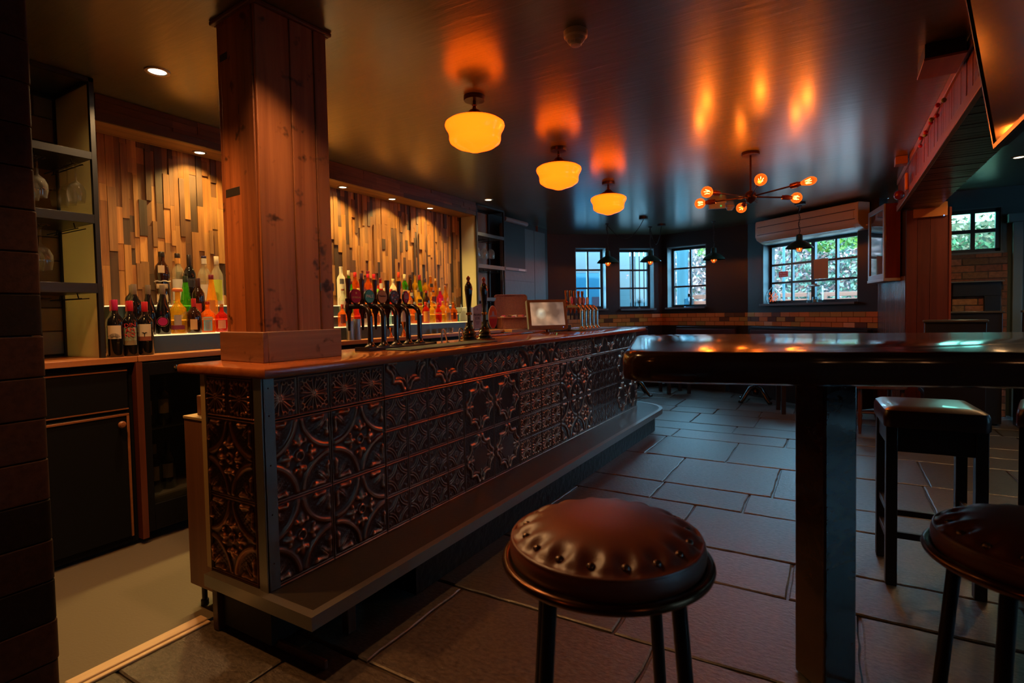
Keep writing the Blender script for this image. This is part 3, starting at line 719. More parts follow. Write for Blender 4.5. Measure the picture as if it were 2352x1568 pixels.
obj('middle_step', MB().box(-.21, -.11, 0, 3.20, 0, .183), RISER, rs, bevel=.002); obj('step_top', MB().box(-.21, -.109, 0, 3.20, .183, .19), RTOP, rs, bevel=.002)
obj('upper_step', MB().box(-.326, -.21, 0, 3.20, 0, .273), RISER, rs, bevel=.002); obj('step_top', MB().box(-.326, -.209, 0, 3.20, .273, .28), RTOP, rs, bevel=.002)

# ---- steel and glass shelf units at both ends of the plank wall
FROST = frosted('frosted_side_glass', (.74, .70, .48), .35)
GL = pane_mat('shelf_glass', (.82, .88, .84), .12)
def shelf_unit(y0, y1, lab, loc_side, xf=-3.25, dp=.44, zs=((1.015, 1.052), (.690, .735), (.335, .385))):
    """posts at the four corners, three deep shelf beams with hanging glass racks; panel on the plank-wall side"""
    t = thing('shelf_unit', lab, 'shelving', (xf, y0, ZB)); w = y1-y0; h = ZC-ZB-.002; p = .022
    mb = MB()
    for x in (-dp, -p):
        for y in (0, w-p): mb.box(x, x+p, y, y+p, 0, h)
    mb.box(-dp, 0, 0, p, h-.022, h).box(-dp, 0, w-p, w, h-.022, h).box(-p, 0, p, w-p, h-.022, h).box(-dp, -dp+p, p, w-p, h-.022, h)
    obj('frame', mb, BLACKSTEEL, t, bevel=.001)
    for k, (za, zb) in enumerate(zs):
        s = obj('shelf', MB().box(-dp+p, 0, p, w-p, za, zb), BLACKSTEEL if loc_side == 'L' else P('shelf_steel', (.10, .105, .10), .35, metal=.4), t, bevel=.001)
        mb = MB()
        for i in range(4):
            y = p+.05+i*(w-.14)/3
            for q in (-.016, .016): mb.tube([(-dp+.04, y+q, za-.028), (-.03, y+q, za-.028)], .0028, 6)
            mb.tube([(-.06, y-.016, za-.028), (-.06, y-.022, za)], .0028, 6); mb.tube([(-dp+.06, y+.016, za-.028), (-.38, y+.022, za)], .0028, 6)
        obj('glass_rack', mb, BLACKSTEEL, s)
    yp = (w-p*.6, w-p*.35) if loc_side == 'L' else (p*.35, p*.6)
    obj('side_panel', MB().box(-dp+p, -p, yp[0], yp[1], 0, h-.022), FROST, t, smooth=False, label='frosted glass side panel')
    return t
shelf_unit(.72, 1.325, 'black steel shelf unit with stemware racks between the pier and the plank wall', 'L')
shelf_unit(5.055, 5.66, 'steel shelf unit with frosted glass side past the far end of the plank wall', 'R', -3.45, .242, ((1.07, 1.11), (.705, .75), (.33, .37)))
# pale back lining of the far unit
struct(box('trim_2', (-3.704, -3.695, 5.04, 5.66, ZB, ZC-.01), P('pale_lining', (.22, .17, .11), .5)))

# stemware: one wine glass, upside down when hung
SG = bottle_glass('stemware_glass', (.97, .96, .92), .10, .03)
def wine_glass_mb(s=1.0, mat=None):
    pr = [(.0, .0), (.033, .0005), (.033, .0025), (.006, .006), (.0036, .012), (.0034, .078), (.008, .085), (.026, .100), (.037, .125), (.038, .150), (.032, .185), (.0305, .185), (.0365, .150), (.0355, .126), (.024, .102), (.0, .090)]
    return MB().lathe([(r*s, z*s) for r, z in pr], 20)
gm = wine_glass_mb().mesh('wine_glass')
def hang(y0, w, zrack, sel, lab, group, s=1.0, xf=-3.25, xs=(-.07, -.17, -.27)):
    k = 0
    for i in sel:
        y = y0+.022+.05+i*(w-.14)/3
        for x in xs:
            o = obj('wine_glass', gm, SG, loc=(xf+x, y, zrack), rot=(PI, 0, 0)); o.scale = (s, s, s); tag(o, lab, 'glass', group)
hang(.72, .605, ZB+1.015-.022, (1, 2, 3), 'clear stemmed glass hanging upside down in the top rack of the near shelf unit', 'glasses hung in the near top rack', 1.05)
hang(.72, .605, ZB+.690-.022, (2,), 'clear stemmed glass hanging in the middle rack of the near shelf unit', 'glasses hung in the near middle rack', 1.2)
hang(5.055, .605, ZB+1.07-.022, (0, 1, 2), 'clear stemmed glass hanging upside down in the far shelf unit', 'glasses hung in the far shelf unit', 1.15, -3.45, (-.06, -.15))

# ================================================================== LAMPS
OPAL, nt, b_ = newmat('amber_opal_glass')
setp(b_, color=(0.30, 0.11, 0.01), rough=0.18)
lw = N(nt, 'ShaderNodeLayerWeight', inp={'Blend': 0.35})
rp = ramp(nt, [(0.0, (2.7, 0.29, 0.007)), (0.75, (2.4, 0.21, 0.005)), (1.0, (1.6, 0.15, 0.003))])
nt.links.new(lw.outputs['Facing'], rp.inputs['Fac']); nt.links.new(rp.outputs['Color'], b_.inputs['Emission Color'])
b_.inputs['Emission Strength'].default_value = 1.45
LAMPRED = P('lamp_fitter_oxide', (0.10, 0.018, 0.010), 0.3, metal=.6)
def globe_lamp(lab, loc, energy):
    t = thing('ceiling_lamp', lab, 'ceiling lamp', (loc[0], loc[1], ZC), group='amber glass ceiling lamps above the bar')
    obj('canopy', MB().lathe([(.058, -.026), (.060, -.022), (.060, -.002), (.058, 0)], 28), BRONZE, t)
    mb = MB().lathe([(.010, -.075), (.013, -.068), (.009, -.058), (.014, -.050), (.009, -.044), (.009, -.026)], 14)
    obj('stem', mb, BRONZE, t)
    obj('fitter', MB().lathe([(.098, -.130), (.101, -.126), (.094, -.120), (.060, -.104), (.040, -.094), (.028, -.080), (.012, -.072), (0, -.070)], 30), LAMPRED, t)
    pr = [(0, -.315), (.028, -.313), (.062, -.300), (.088, -.292), (.110, -.284), (.142, -.262), (.148, -.245), (.147, -.228), (.152, -.205), (.166, -.182), (.171, -.168), (.168, -.155), (.150, -.142), (.122, -.133), (.098, -.128), (.094, -.126)]
    obj('glass_shade', MB().lathe(pr, 40), OPAL, t)
    return t
globe_lamp('amber glass ceiling lamp nearest the timber post, largest of the three', (-1.764, 2.588), 0)
globe_lamp('middle of the three amber glass ceiling lamps over the bar', (-1.790, 3.739), 0)
globe_lamp('amber glass ceiling lamp farthest from the timber post, nearest the chandelier', (-1.868, 4.998), 0)

BULB, nt, b_ = newmat('amber_bulb_glass'); nt.nodes.remove(b_)
o_ = nt.nodes['Material Output']; em = N(nt, 'ShaderNodeEmission', inp={0: (1.0, 0.16, 0.012, 1), 1: 1.5}); tr_ = N(nt, 'ShaderNodeBsdfTransparent', inp={0: (1, .55, .2, 1)})
lw = N(nt, 'ShaderNodeLayerWeight', inp={'Blend': 0.45}); mx = N(nt, 'ShaderNodeMixShader')
mth = N(nt, 'ShaderNodeMath', operation='MULTIPLY_ADD', inp={1: .6, 2: .3}); nt.links.new(lw.outputs['Facing'], mth.inputs[0])
nt.links.new(mth.outputs[0], mx.inputs[0]); nt.links.new(tr_.outputs[0], mx.inputs[1]); nt.links.new(em.outputs[0], mx.inputs[2]); nt.links.new(mx.outputs[0], o_.inputs[0])
FILA = emit('filament', (1.0, 0.55, 0.20), 22.0)
ch = thing('sputnik_chandelier', 'six-armed dark metal chandelier with bare amber filament bulbs under the ceiling', 'chandelier', (-0.572, 4.726, ZC))
obj('canopy', MB().lathe([(.066, -.022), (.068, -.018), (.068, -.003), (.066, 0)], 26), BRONZE, ch)
obj('stem', MB().tube([(0, 0, -.02), (0, 0, -.31)], .008, 10), BRONZE, ch)
obj('hub', MB().lathe([(0, -.405), (.012, -.400), (.030, -.385), (.044, -.36), (.046, -.34), (.036, -.315), (.012, -.300), (0, -.298)], 20), BRONZE, ch)
for k, (dx, dy, kind) in enumerate(((-.255, -.395, 0), (-.393, .033, 0), (.121, -.453, 0), (-.116, .352, 0), (.307, .263, 0), (.405, -.152, 1))):
    L = math.hypot(dx, dy); e = Vector((dx/L, dy/L, (.0, .0, .06, -.05, .0, .08)[k])).normalized(); o0 = Vector((0, 0, -.35))
    am = obj('arm', MB().tube([o0+e*.03, o0+e*(L-.115)], .0065, 10), BRONZE, ch)
    obj('socket', MB().tube([o0+e*(L-.125), o0+e*(L-.12), o0+e*(L-.07), o0+e*(L-.055), o0+e*(L-.042)], [.012, .019, .021, .016, .015], 14), LAMPRED, am)
    q = e.to_track_quat('Z', 'Y').to_matrix().to_4x4(); Mb = T(*(o0+e*(L-.05))) @ q
    if kind == 0: pr = [(.013, 0), (.016, .012), (.030, .022), (.040, .037), (.0435, .055), (.040, .073), (.028, .088), (.012, .096), (0, .0975)]
    else: pr = [(.013, 0), (.016, .012), (.024, .035), (.031, .060), (.032, .078), (.026, .098), (.014, .112), (0, .117)]
    bu = obj('bulb', MB().lathe(pr, 24, None, Mb), BULB, am)
    c = .055 if kind == 0 else .06; mb = MB()
    for j in range(5):
        a = 2*PI*j/5; mb.tube([Mb @ Vector((.012*math.cos(a), .012*math.sin(a), c-.022)), Mb @ Vector((.017*math.cos(a+.4), .017*math.sin(a+.4), c+.014))], .0028, 5)
    obj('filament', mb, FILA, bu)
    light('bulb_light', 'POINT', tuple(o0+e*(L+.0)), 13.0, (1.0, 0.30, 0.05), parent=ch, shadow_soft_size=.03)
mb = MB()
for a in (.4, 2.2, 4.0): mb.tube([(0.03*math.cos(a), .03*math.sin(a), -.385), (.05*math.cos(a), .05*math.sin(a), -.40), (.06*math.cos(a+.4), .06*math.sin(a+.4), -.37)], .002, 5)
obj('cable_loop', mb, CHROME, ch)

GREENO = P('dark_green_enamel', (.012, .055, .045), .28, coat=.3); GREENI = P('pale_green_enamel', (.25, .55, .30), .4)
def pendant(lab, x, y, zr, hookz=True):
    t = thing('pendant_lamp', lab, 'pendant lamp', (x, y, zr), group='green enamel pendants by the windows')
    o = [(.155, 0), (.154, .006), (.135, .030), (.105, .058), (.070, .080), (.040, .092), (.038, .098), (.037, .150), (.033, .165), (.012, .175), (0, .178)]
    i = [(0, .085), (.035, .085), (.066, .074), (.10, .053), (.131, .026), (.151, .002), (.155, 0)]
    obj('shade', MB().lathe(o, 36), GREENO, t); obj('shade_lining', MB().lathe(i, 36), GREENI, t)
    b = obj('bulb', MB().lathe([(0, -.045), (.020, -.038), (.034, -.012), (.036, .012), (.028, .04), (.018, .06), (.016, .08)], 18), BULB, t)
    obj('filament', MB().tube([(0, 0, -.02), (.006, 0, .01), (-.004, .003, .035)], .0035, 5), FILA, b)
    mb = MB()
    for k in range(4):
        a = PI*k/4; mb.tube([(.045*math.cos(a), .045*math.sin(a), .05), (.045*math.cos(a), .045*math.sin(a), -.02), (.028*math.cos(a), .028*math.sin(a), -.048), (0, 0, -.056), (-.028*math.cos(a), -.028*math.sin(a), -.048), (-.045*math.cos(a), -.045*math.sin(a), -.02), (-.045*math.cos(a), -.045*math.sin(a), .05)], .0025, 5)
    obj('cage', mb, BLACKSTEEL, t)
    mb = MB(); z = .178; H = ZC-zr
    while z < H-.03:
        a = 0 if int(z*1000/22) % 2 else PI/2
        mb.tube([(math.cos(a)*math.cos(q)*.007, math.sin(a)*math.cos(q)*.007, z+.012+math.sin(q)*.014) for q in [2*PI*k/8 for k in range(9)]], .0018, 5); z += .022
    obj('chain', mb, BLACKSTEEL, t)
    obj('hook_plate', MB().lathe([(.008, H-.04), (.01, H-.02), (.03, H-.012), (.032, H-.002)], 14), BLACKSTEEL, t)
    obj('flex', MB().tube([(.012*math.sin(k*1.3), .012*math.cos(k*1.1), .178+(H-.2)*k/10) for k in range(11)], .0035, 6), BLACK, t)
    light('bulb_light', 'POINT', (0, 0, .02), 85.0, (1.0, 0.32, 0.06), parent=t, shadow_soft_size=.03)
    return t
pendant('green enamel pendant lamp hanging between the first two windows, nearest the bar', -2.775, 7.369, 1.892)
pendant('green enamel pendant lamp hanging in front of the second window', -2.36, 8.05, 1.93)
pendant('green enamel pendant lamp against the dark wall right of the third window', -1.466, 8.10, 1.905)
pendant('green enamel pendant lamp hanging in front of the wide window', -0.364, 7.54, 1.931)
def rose(lab, x, y, hx, hy, sag):
    t = thing('ceiling_rose', lab, 'ceiling rose', (x, y, ZC)); obj('plate', MB().lathe([(.055, -.03), (.06, -.026), (.06, 0)], 20), BLACK, t)
    obj('flex', MB().tube([(0+(hx-x)*k/12, (hy-y)*k/12, -.03-sag*math.sin(PI*(k/12)**.9)-(0 if k < 12 else .0)) for k in range(13)], .0045, 6), BLACK, t)
rose('black round ceiling rose feeding the pendant nearest the bar by a looped flex', -2.187, 7.16, -2.775, 7.369, .22)
rose('black round ceiling rose feeding the pendant in front of the second window', -2.15, 7.90, -2.36, 8.05, .25)
rose('black round ceiling rose above the pendant in front of the wide window', -0.345, 7.30, -0.364, 7.54, .05)
PLW = P('off_white_plastic', (.72, .62, .52), .35)
def detector(lab, x, y):
    t = thing('smoke_detector', lab, 'smoke detector', (x, y, ZC), group='ceiling smoke detectors')
    obj('base', MB().lathe([(.045, -.03), (.052, -.024), (.053, 0)], 26), PLW, t)
    obj('head', MB().lathe([(0, -.062), (.022, -.061), (.027, -.056), (.028, -.045), (.038, -.043), (.042, -.030)], 24), PLW, t)
    for k in range(6): obj('rib', MB().tube([(.029*math.cos(k), .029*math.sin(k), -.056), (.040*math.cos(k), .040*math.sin(k), -.044)], .0022, 5), PLW, t)
detector('white smoke detector on the near ceiling right of the amber lamps', -0.983, 2.247)
detector('white smoke detector on the ceiling behind the chandelier', -1.078, 7.0)
el = thing('emergency_light', 'small white emergency light on the ceiling behind the chandelier', 'emergency light', (-1.16, 6.62, ZC), R(20))
obj('housing', MB().box(-.10, .10, -.03, .03, -.03, 0), PLW, el, bevel=.004); obj('diffuser', MB().box(-.09, .09, -.02, .02, -.09, -.03), P('diffuser_plastic', (.5, .55, .5), .3), el, bevel=.003)
obj('indicator', MB().sphere((.04, -.022, -.06), .008, 8, 5), emit('green_led', (.05, .9, .2), .8), el)

# ---- air conditioner over the wide window
dv = (D-C2).normalized(); nv = Vector((dv.y, -dv.x)); p0 = C2+dv*.36+nv*.005
ac = thing('air_conditioner', 'long white wall air-conditioning unit above the wide window, warm-lit front', 'air conditioner', (p0.x, p0.y, 2.10), math.atan2(dv.y, dv.x))
ACW = P('ac_white_plastic', (.75, .62, .46), .3)
Lc = 1.50
pr = [(-.02, .0), (-.10, .008), (-.20, .055), (-.225, .10), (-.225, .285), (-.21, .315), (-.02, .32)]
mb = MB(); v = [(0, y, z) for y, z in pr]+[(Lc, y, z) for y, z in pr]; n = len(pr)
mb.add(v, [tuple(range(n)), tuple(range(2*n-1, n-1, -1))]+[(i, n+i, n+(i+1) % n, (i+1) % n) for i in range(n)])
obj('body', mb, ACW, ac, bevel=.006)
obj('front_panel', MB().box(.05, Lc-.05, -.232, -.224, .13, .22), ACW, ac, bevel=.003)
obj('panel_gap', MB().box(.035, Lc-.035, -.2265, -.222, .118, .126).box(.035, Lc-.035, -.2265, -.222, .224, .232), BLACK, ac)
obj('air_flap', MB().box(.08, Lc-.08, -.195, -.06, .026, .032, None, None), P('flap_white', (.7, .7, .7), .15), ac, bevel=.002)
obj('drain_pipe', MB().tube([(Lc, -.08, .05), (Lc+.10, -.07, .045), (Lc+.16, -.05, -.03), (Lc+.17, -.04, -.14)], .011, 8), PLW, ac)

# ================================================================== FURNITURE
LEATHER, nt, b_ = newmat('oxblood_leather'); setp(b_, color=(0.17, 0.036, 0.017), rough=0.40, spec=.9, coat=.25, coatr=.4)
tc = N(nt, 'ShaderNodeTexCoord'); vo = N(nt, 'ShaderNodeTexVoronoi', inp={'Scale': 260.0}); bp = N(nt, 'ShaderNodeBump', inp={'Strength': .10, 'Distance': .002})
nt.links.new(tc.outputs['Object'], vo.inputs['Vector']); nt.links.new(vo.outputs['Distance'], bp.inputs['Height']); nt.links.new(bp.outputs['Normal'], b_.inputs['Normal'])
STUD = P('antique_stud', (.20, .13, .10), .25, metal=.9)
LEGST = P('dark_leg_steel', (.03, .022, .02), .3, metal=.7)
def round_stool(lab, x, y, rz, ztop):
    t = thing('round_bar_stool', lab, 'bar stool', (x, y, 0), rz, 'round oxblood leather bar stools')
    Rr = .188; nr, na, nb = 44, 192, 17; mb = MB(); v = []; fs = []
    rs = [Rr*.965*(k/nr) for k in range(1, nr+1)]
    zb = ztop-.040
    def zt(r, a):
        q = r/Rr; z = zb+.040*(1-min(q/.98, 1)**3.2)+.0
        k = round(a/(2*PI/nb)); da = (a-k*2*PI/nb)*r; dr = r-.835*Rr
        z -= .0095*math.exp(-(da*da/.00022+dr*dr/.00030))
        z += .0035*math.exp(-(((abs(da)-.024)**2)/.00012+dr*dr/.0007))
        z -= .0030*math.exp(-((r-.93*Rr)/.006)**2)
        return z
    v.append((0, 0, zt(0, 0)))
    for r in rs: v += [(r*math.cos(2*PI*i/na), r*math.sin(2*PI*i/na), zt(r, 2*PI*i/na)) for i in range(na)]
    fs += [(0, 1+i, 1+(i+1) % na) for i in range(na)]
    for j in range(nr-1):
        for i in range(na): k = (i+1) % na; fs.append((1+j*na+i, 1+(j+1)*na+i, 1+(j+1)*na+k, 1+j*na+k))
    mb.add(v, fs)
    mb.lathe([(Rr*.965, zb-.0005), (Rr*.985, zb-.002), (Rr*1.0, zb-.010), (Rr*1.004, zb-.016), (Rr*1.0, zb-.028), (Rr*.985, zb-.036), (0, zb-.036)][::-1], 96)
    obj('seat', mb, LEATHER, t, smooth=True)
    obj('welt', MB().tube([(Rr*.972*math.cos(2*PI*i/90), Rr*.972*math.sin(2*PI*i/90), zb-.001) for i in range(91)], .0035, 8, cap=False), LEATHER, t)
    for k in range(nb):
        a = 2*PI*k/nb; obj('stud', MB().sphere((.835*Rr*math.cos(a), .835*Rr*math.sin(a), zt(.835*Rr, a)+.002), .0085, 12, 6, sz=.75), STUD, t)
    rim = MB().tube([((Rr+.007)*math.cos(2*PI*i/90), (Rr+.007)*math.sin(2*PI*i/90), zb-.044) for i in range(91)], .0095, 10, cap=False)
    obj('rim_ring', rim, P('rim_bronze', (.16, .07, .035), .22, metal=.9), t)
    obj('seat_base', MB().lathe([(0, zb-.062), (Rr*.95, zb-.060), (Rr*.99, zb-.048), (Rr*.95, zb-.037), (0, zb-.037)], 60), BLACK, t)
    for k in range(4):
        a = PI/4+k*PI/2; c, s_ = math.cos(a), math.sin(a)
        obj('leg', MB().tube([(c*(Rr-.030), s_*(Rr-.030), zb-.055), (c*(Rr+.035), s_*(Rr+.035), 0.0)], .0135, 14), LEGST, t)
    obj('foot_ring', MB().tube([((Rr-.005)*math.cos(2*PI*i/60), (Rr-.005)*math.sin(2*PI*i/60), .27) for i in range(61)], .009, 8, cap=False), LEGST, t)
    return t
round_stool('round studded oxblood leather bar stool in front, left of the high table leg', -.385, .99, R(28), .817)
round_stool('round studded leather bar stool on the right, in front of the square stool', .365, 1.41, R(10), .795)
round_stool('round studded leather bar stool almost out of the frame in the bottom right corner', .39, .70, R(40), .795)

TTOP = wood('high_table_varnish', (.035, .014, .008), (.075, .03, .015), 'x', .5, .12, coat=.6, bump=.04)
TDARK = P('table_dark_stain', (.014, .008, .006), .35, bump=.1, bscale=30)
ht = thing('high_table', 'dark thick-topped high poseur table with square post legs in the right foreground', 'table', (-.51, 1.442, 0), R(15.8))
def wavy(off, n=60):
    pts = rrect(off, 2.2-off, off, 1.08-off, .10); out = []
    P_ = [Vector(p) for p in pts]
    for i, p in enumerate(P_):
        q = P_[(i+1) % len(P_)]; m = max(1, int((q-p).length/.05))
        for k in range(m): out.append(p+(q-p)*k/m)
    return [(p.x, p.y+(.006*math.sin(p.x*9+1)+.004*math.sin(p.x*23))*(1 if p.y < .05 else 0)) for p in out]
prof = [(.02, 1.012), (.004, 1.018), (0, 1.03), (0, 1.072), (.004, 1.088), (.012, 1.097), (.022, 1.10)]
rings = [[(x, y, z) for x, y in wavy(o)] for o, z in prof]; n = min(len(r_) for r_ in rings); rings = [r_[:n] for r_ in rings]
vv = [p for r_ in rings for p in r_]; ff = []
for j in range(len(rings)-1):
    for i in range(n): ff.append((j*n+i, j*n+(i+1) % n, (j+1)*n+(i+1) % n, (j+1)*n+i))
ff += [tuple(range(n-1, -1, -1)), tuple((len(rings)-1)*n+i for i in range(n))]
obj('table_top', MB().add(vv, ff), TTOP, ht)
for u in (.62, 1.66):
    Mx = T(u, .40, 0) @ RZ(R(45-15.8))
    obj('leg', MB().box(-.062, .062, -.062, .062, 0, 1.012, None, Mx), TTOP, ht, bevel=.007)

def square_stool(lab, x, y, rz, h=.777):
    t = thing('square_bar_stool', lab, 'bar stool', (x, y, 0), rz, 'square dark wooden bar stools')
    w, d = .365, .37; mb = MB(); rings = []
    for o, z in ((.004, h-.085), (0, h-.078), (0, h-.030), (.006, h-.012), (.022, h-.002), (.06, h+.004)):
        rings.append([(a, b, z) for a, b in rrect(o, w-o, o, d-o, .03)])
    n = len(rings[0]); vv = [p for r_ in rings for p in r_]; ff = [tuple(range(n-1, -1, -1)), tuple((len(rings)-1)*n+i for i in range(n))]
    for j in range(len(rings)-1):
        for i in range(n): ff.append((j*n+i, j*n+(i+1) % n, (j+1)*n+(i+1) % n, (j+1)*n+i))
    obj('seat', mb.add(vv, ff), P('dark_vinyl', (.055, .018, .014), .3, coat=.2, bump=.05, bscale=120), t)
    l = .042
    for a, b in ((.01, .01), (w-.01-l, .01), (.01, d-.01-l), (w-.01-l, d-.01-l)):
        obj('leg', MB().box(a, a+l, b, b+l, 0, h-.084), TDARK, t, bevel=.003)
    for z, sides in ((.60, 0), (.34, 1), (.22, 0)):
        mb = MB()
        if z != .34:
            mb.box(.05, w-.05, .02, .04, z-.014, z+.014); obj('rail', mb, TDARK, t, bevel=.003)
            obj('rail', MB().box(.05, w-.05, d-.04, d-.02, z-.014, z+.014), TDARK, t, bevel=.003)
        if z != .60:
            obj('rail', MB().box(.02, .04, .05, d-.05, z-.05, z-.022), TDARK, t, bevel=.003); obj('rail', MB().box(w-.04, w-.02, .05, d-.05, z-.05, z-.022), TDARK, t, bevel=.003)
    obj('apron', MB().box(.02, w-.02, .018, .034, h-.17, h-.084).box(.018, .034, .034, d-.034, h-.17, h-.084).box(w-.034, w-.018, .034, d-.034, h-.17, h-.084).box(.02, w-.02, d-.034, d-.018, h-.17, h-.084), TDARK, t)
    return t
square_stool('square-seated dark wooden bar stool behind the high table post', .187, 2.80, R(3))
square_stool('second square dark bar stool at the right edge, partly hidden by the first', .66, 3.02, R(-14))

# turned stool and tables further back
tw = wood('turned_oak', (.06, .022, .01), (.11, .045, .02), 'z', 1, .35)
ts = thing('turned_leg_chair', 'brown wooden chair with turned legs seen between the table post and the square stool', 'chair', (.34, 6.25, 0), R(12))
for a, b in ((-.16, -.16), (.18, -.16), (-.16, .18), (.18, .18)):
    obj('leg', MB().lathe([(.012, 0), (.015, .06), (.021, .12), (.016, .15), (.022, .17), (.017, .2), (.02, .32), (.016, .43)], 12, None, T(a, b, 0)), tw, ts)
obj('seat', MB().prism(rrect(-.21, .22, -.21, .22, .06), .43, .465), tw, ts, bevel=.006)
obj('stretcher', MB().tube([(-.16, -.16, .2), (.18, -.16, .2)], .010, 8), tw, ts); obj('stretcher', MB().tube([(-.16, .18, .16), (.18, .18, .16)], .010, 8), tw, ts)
obj('stretcher', MB().tube([(-.16, -.16, .16), (-.16, .18, .16)], .010, 8), tw, ts); obj('stretcher', MB().tube([(.18, -.16, .16), (.18, .18, .16)], .010, 8), tw, ts)
for a in (-.17, 0.0, .19): obj('back_post', MB().tube([(a, .19, .46), (a, .25, .86)], .011, 8), tw, ts)
obj('top_rail', MB().box(-.20, .21, .238, .262, .80, .88), tw, ts, bevel=.006)
IRON = P('black_cast_iron', (.012, .012, .014), .25, metal=.4)
def pub_table(lab, x, y, rz, r=.36):
    t = thing('pedestal_table', lab, 'table', (x, y, 0), rz, 'pedestal tables in front of the bench seats')
    obj('table_top', MB().lathe([(0, .715), (r-.02, .715), (r, .725), (r, .74), (r-.006, .745), (0, .745)], 40), TTOP, t)
    obj('pedestal', MB().lathe([(.035, .10), (.05, .14), (.03, .2), (.035, .3), (.028, .5), (.035, .62), (.06, .68), (.12, .715)], 16), IRON, t)
    for k in range(4):
        a = PI/4+k*PI/2; c, s_ = math.cos(a), math.sin(a)
        obj('claw_foot', MB().tube([(c*.03, s_*.03, .19), (c*.09, s_*.09, .18), (c*.15, s_*.15, .11), (c*.19, s_*.19, .06), (c*.23, s_*.23, .022), (c*.26, s_*.26, .028)], [.03, .03, .026, .024, .022, .016], 10), IRON, t)
    return t
pub_table('round pedestal table with black cast-iron claw feet in the middle of the far bay', -.86, 7.50, 0.1)
pub_table('round pedestal table just beyond the curved end of the bar step', -2.40, 7.42, .5, .34)
def low_stool(lab, x, y, rz):
    t = thing('low_stool', lab, 'stool', (x, y, 0), rz, 'low upholstered stools by the far tables')
    obj('seat', MB().prism(rrect(-.19, .19, -.19, .19, .05), .37, .45), P('dark_red_cloth', (.06, .012, .012), .8, bump=.2, bscale=200), t, bevel=.015, seg=3)
    for a in (-.15, .15):
        for b in (-.15, .15): obj('leg', MB().box(a-.022, a+.022, b-.022, b+.022, 0, .37), TDARK, t, bevel=.003)
    return t
low_stool('low square stool on four dark legs between the two far pedestal tables', -1.99, 7.93, R(38))
low_stool('low square stool right of the claw-footed pedestal table', -.38, 6.98, R(15))

# bench seating along the bay, one run per wall
BENCH = P('bench_upholstery', (.055, .012, .010), .75, bump=.3, bscale=40)
def bench(lab, P0, P1, a, b):
    d = (P1-P0); ang = math.atan2(d.y, d.x); L = d.length; u = d.normalized(); p = P0+u*a; w = L-a-b
    t = thing('bench_seat', lab, 'bench', (p.x, p.y, 0), ang, 'fitted bench seats along the bay')
    obj('base', MB().box(0, w, -.50, -.02, .0, .36), TDARK, t); obj('seat_cushion', MB().box(0, w, -.53, -.10, .36, .46), BENCH, t, bevel=.025, seg=3)
    obj('back_cushion', MB().box(0, w, -.12, -.015, .46, .90), BENCH, t, bevel=.02, seg=3); obj('top_rail', MB().box(0, w, -.10, -.013, .90, .935), TDARK, t, bevel=.006)
    return t
bench('fitted dark red bench seat under the left pair of windows', A, B, .40, .30)
bench('fitted dark red bench seat under the third window', B, C2, .30, .14)
bench('fitted dark red bench seat under the wide window', C2, D, .14, .06)

# ================================================================== THINGS ON THE BAR
ZT = 1.035
INK = P('print_dark', (.02, .02, .025), .5); WHITEP = P('print_white', (.75, .72, .66), .5); GOLDP = P('print_gold', (.65, .38, .10), .4)
HANDLE = wood('tap_handle_wood', (.05, .018, .012), (.12, .045, .025), 'z', 1.2, .22)
def beer_font(name, lab, cat, group, loc, lens, letters, tube=GUNMETAL, body=BRONZE, handle=HANDLE, s=1.0):
    t = thing(name, lab, cat, loc, 0, group)
    obj('base_flange', MB().lathe([(.030, 0), (.030, .006), (.022, .012), (.016, .022), (.0145, .03)], 20), tube, t)
    pts = [(0, 0, .01), (0, 0, .155)]+[(-.055+.055*math.cos(q), 0, .155+.055*math.sin(q)) for q in [PI/2*k/8 for k in range(1, 9)]]+[(-.135, 0, .21)]
    obj('swan_neck', MB().tube(pts, .0135, 16), tube, t)
    tb_ = obj('tap_body', MB().lathe([(.008, .145), (.012, .17), (.018, .18), (.0185, .215), (.014, .225), (.0135, .235), (.017, .240), (.017, .252), (.010, .258), (.0, .258)], 18, None, T(-.150, 0, 0)), body, t)
    obj('spout', MB().lathe([(.0055, .085), (.007, .10), (.009, .145), (0, .147)], 12, None, T(-.150, 0, 0)), GUNMETAL, tb_)
    obj('tap_handle', MB().lathe([(.007, .255), (.009, .262), (.011, .285), (.0105, .30), (.0125, .325), (.0150, .350), (.0140, .356), (0, .357)], 16, None, T(-.150, 0, 0)), handle, t)
    shape, colr, rim = lens
    Ml = T(-.100, 0, .262)
    if shape == 'round': poly = [(.036*math.cos(2*PI*k/40), .037*math.sin(2*PI*k/40)) for k in range(40)]
    elif shape == 'oval': poly = [(.0245*math.cos(2*PI*k/40), .036*math.sin(2*PI*k/40)) for k in range(40)]
    else: poly = [(.037*(abs(math.cos(q))**.8)*math.copysign(1, math.cos(q))*(1 if math.sin(q) > 0 else .86+.14*(1+math.sin(q))), .037*(abs(math.sin(q))**.9)*math.copysign(1, math.sin(q))) for q in [2*PI*k/48 for k in range(48)]]
    L_ = obj('lens_badge', MB().prism(poly, -.006, .006, None, Ml @ FACE_PX), P('lens_rim_'+rim[0], rim[1], .3, metal=.5), t, bevel=.002)
    obj('badge_face', MB().prism([(a*.92, b*.92) for a, b in poly], .006, .0068, None, Ml @ FACE_PX), P('badge_'+colr[0], colr[1], .5, spec=.25), L_)
    obj('badge_neck', MB().box(-.108, -.092, -.007, .007, .218, .230), body, L_)
    for (body_, size, dz, dy, mt) in letters:
        text('lettering', body_, size, mt, L_, Ml @ FACE_PX @ T(dy, dz, .0074))
    return t
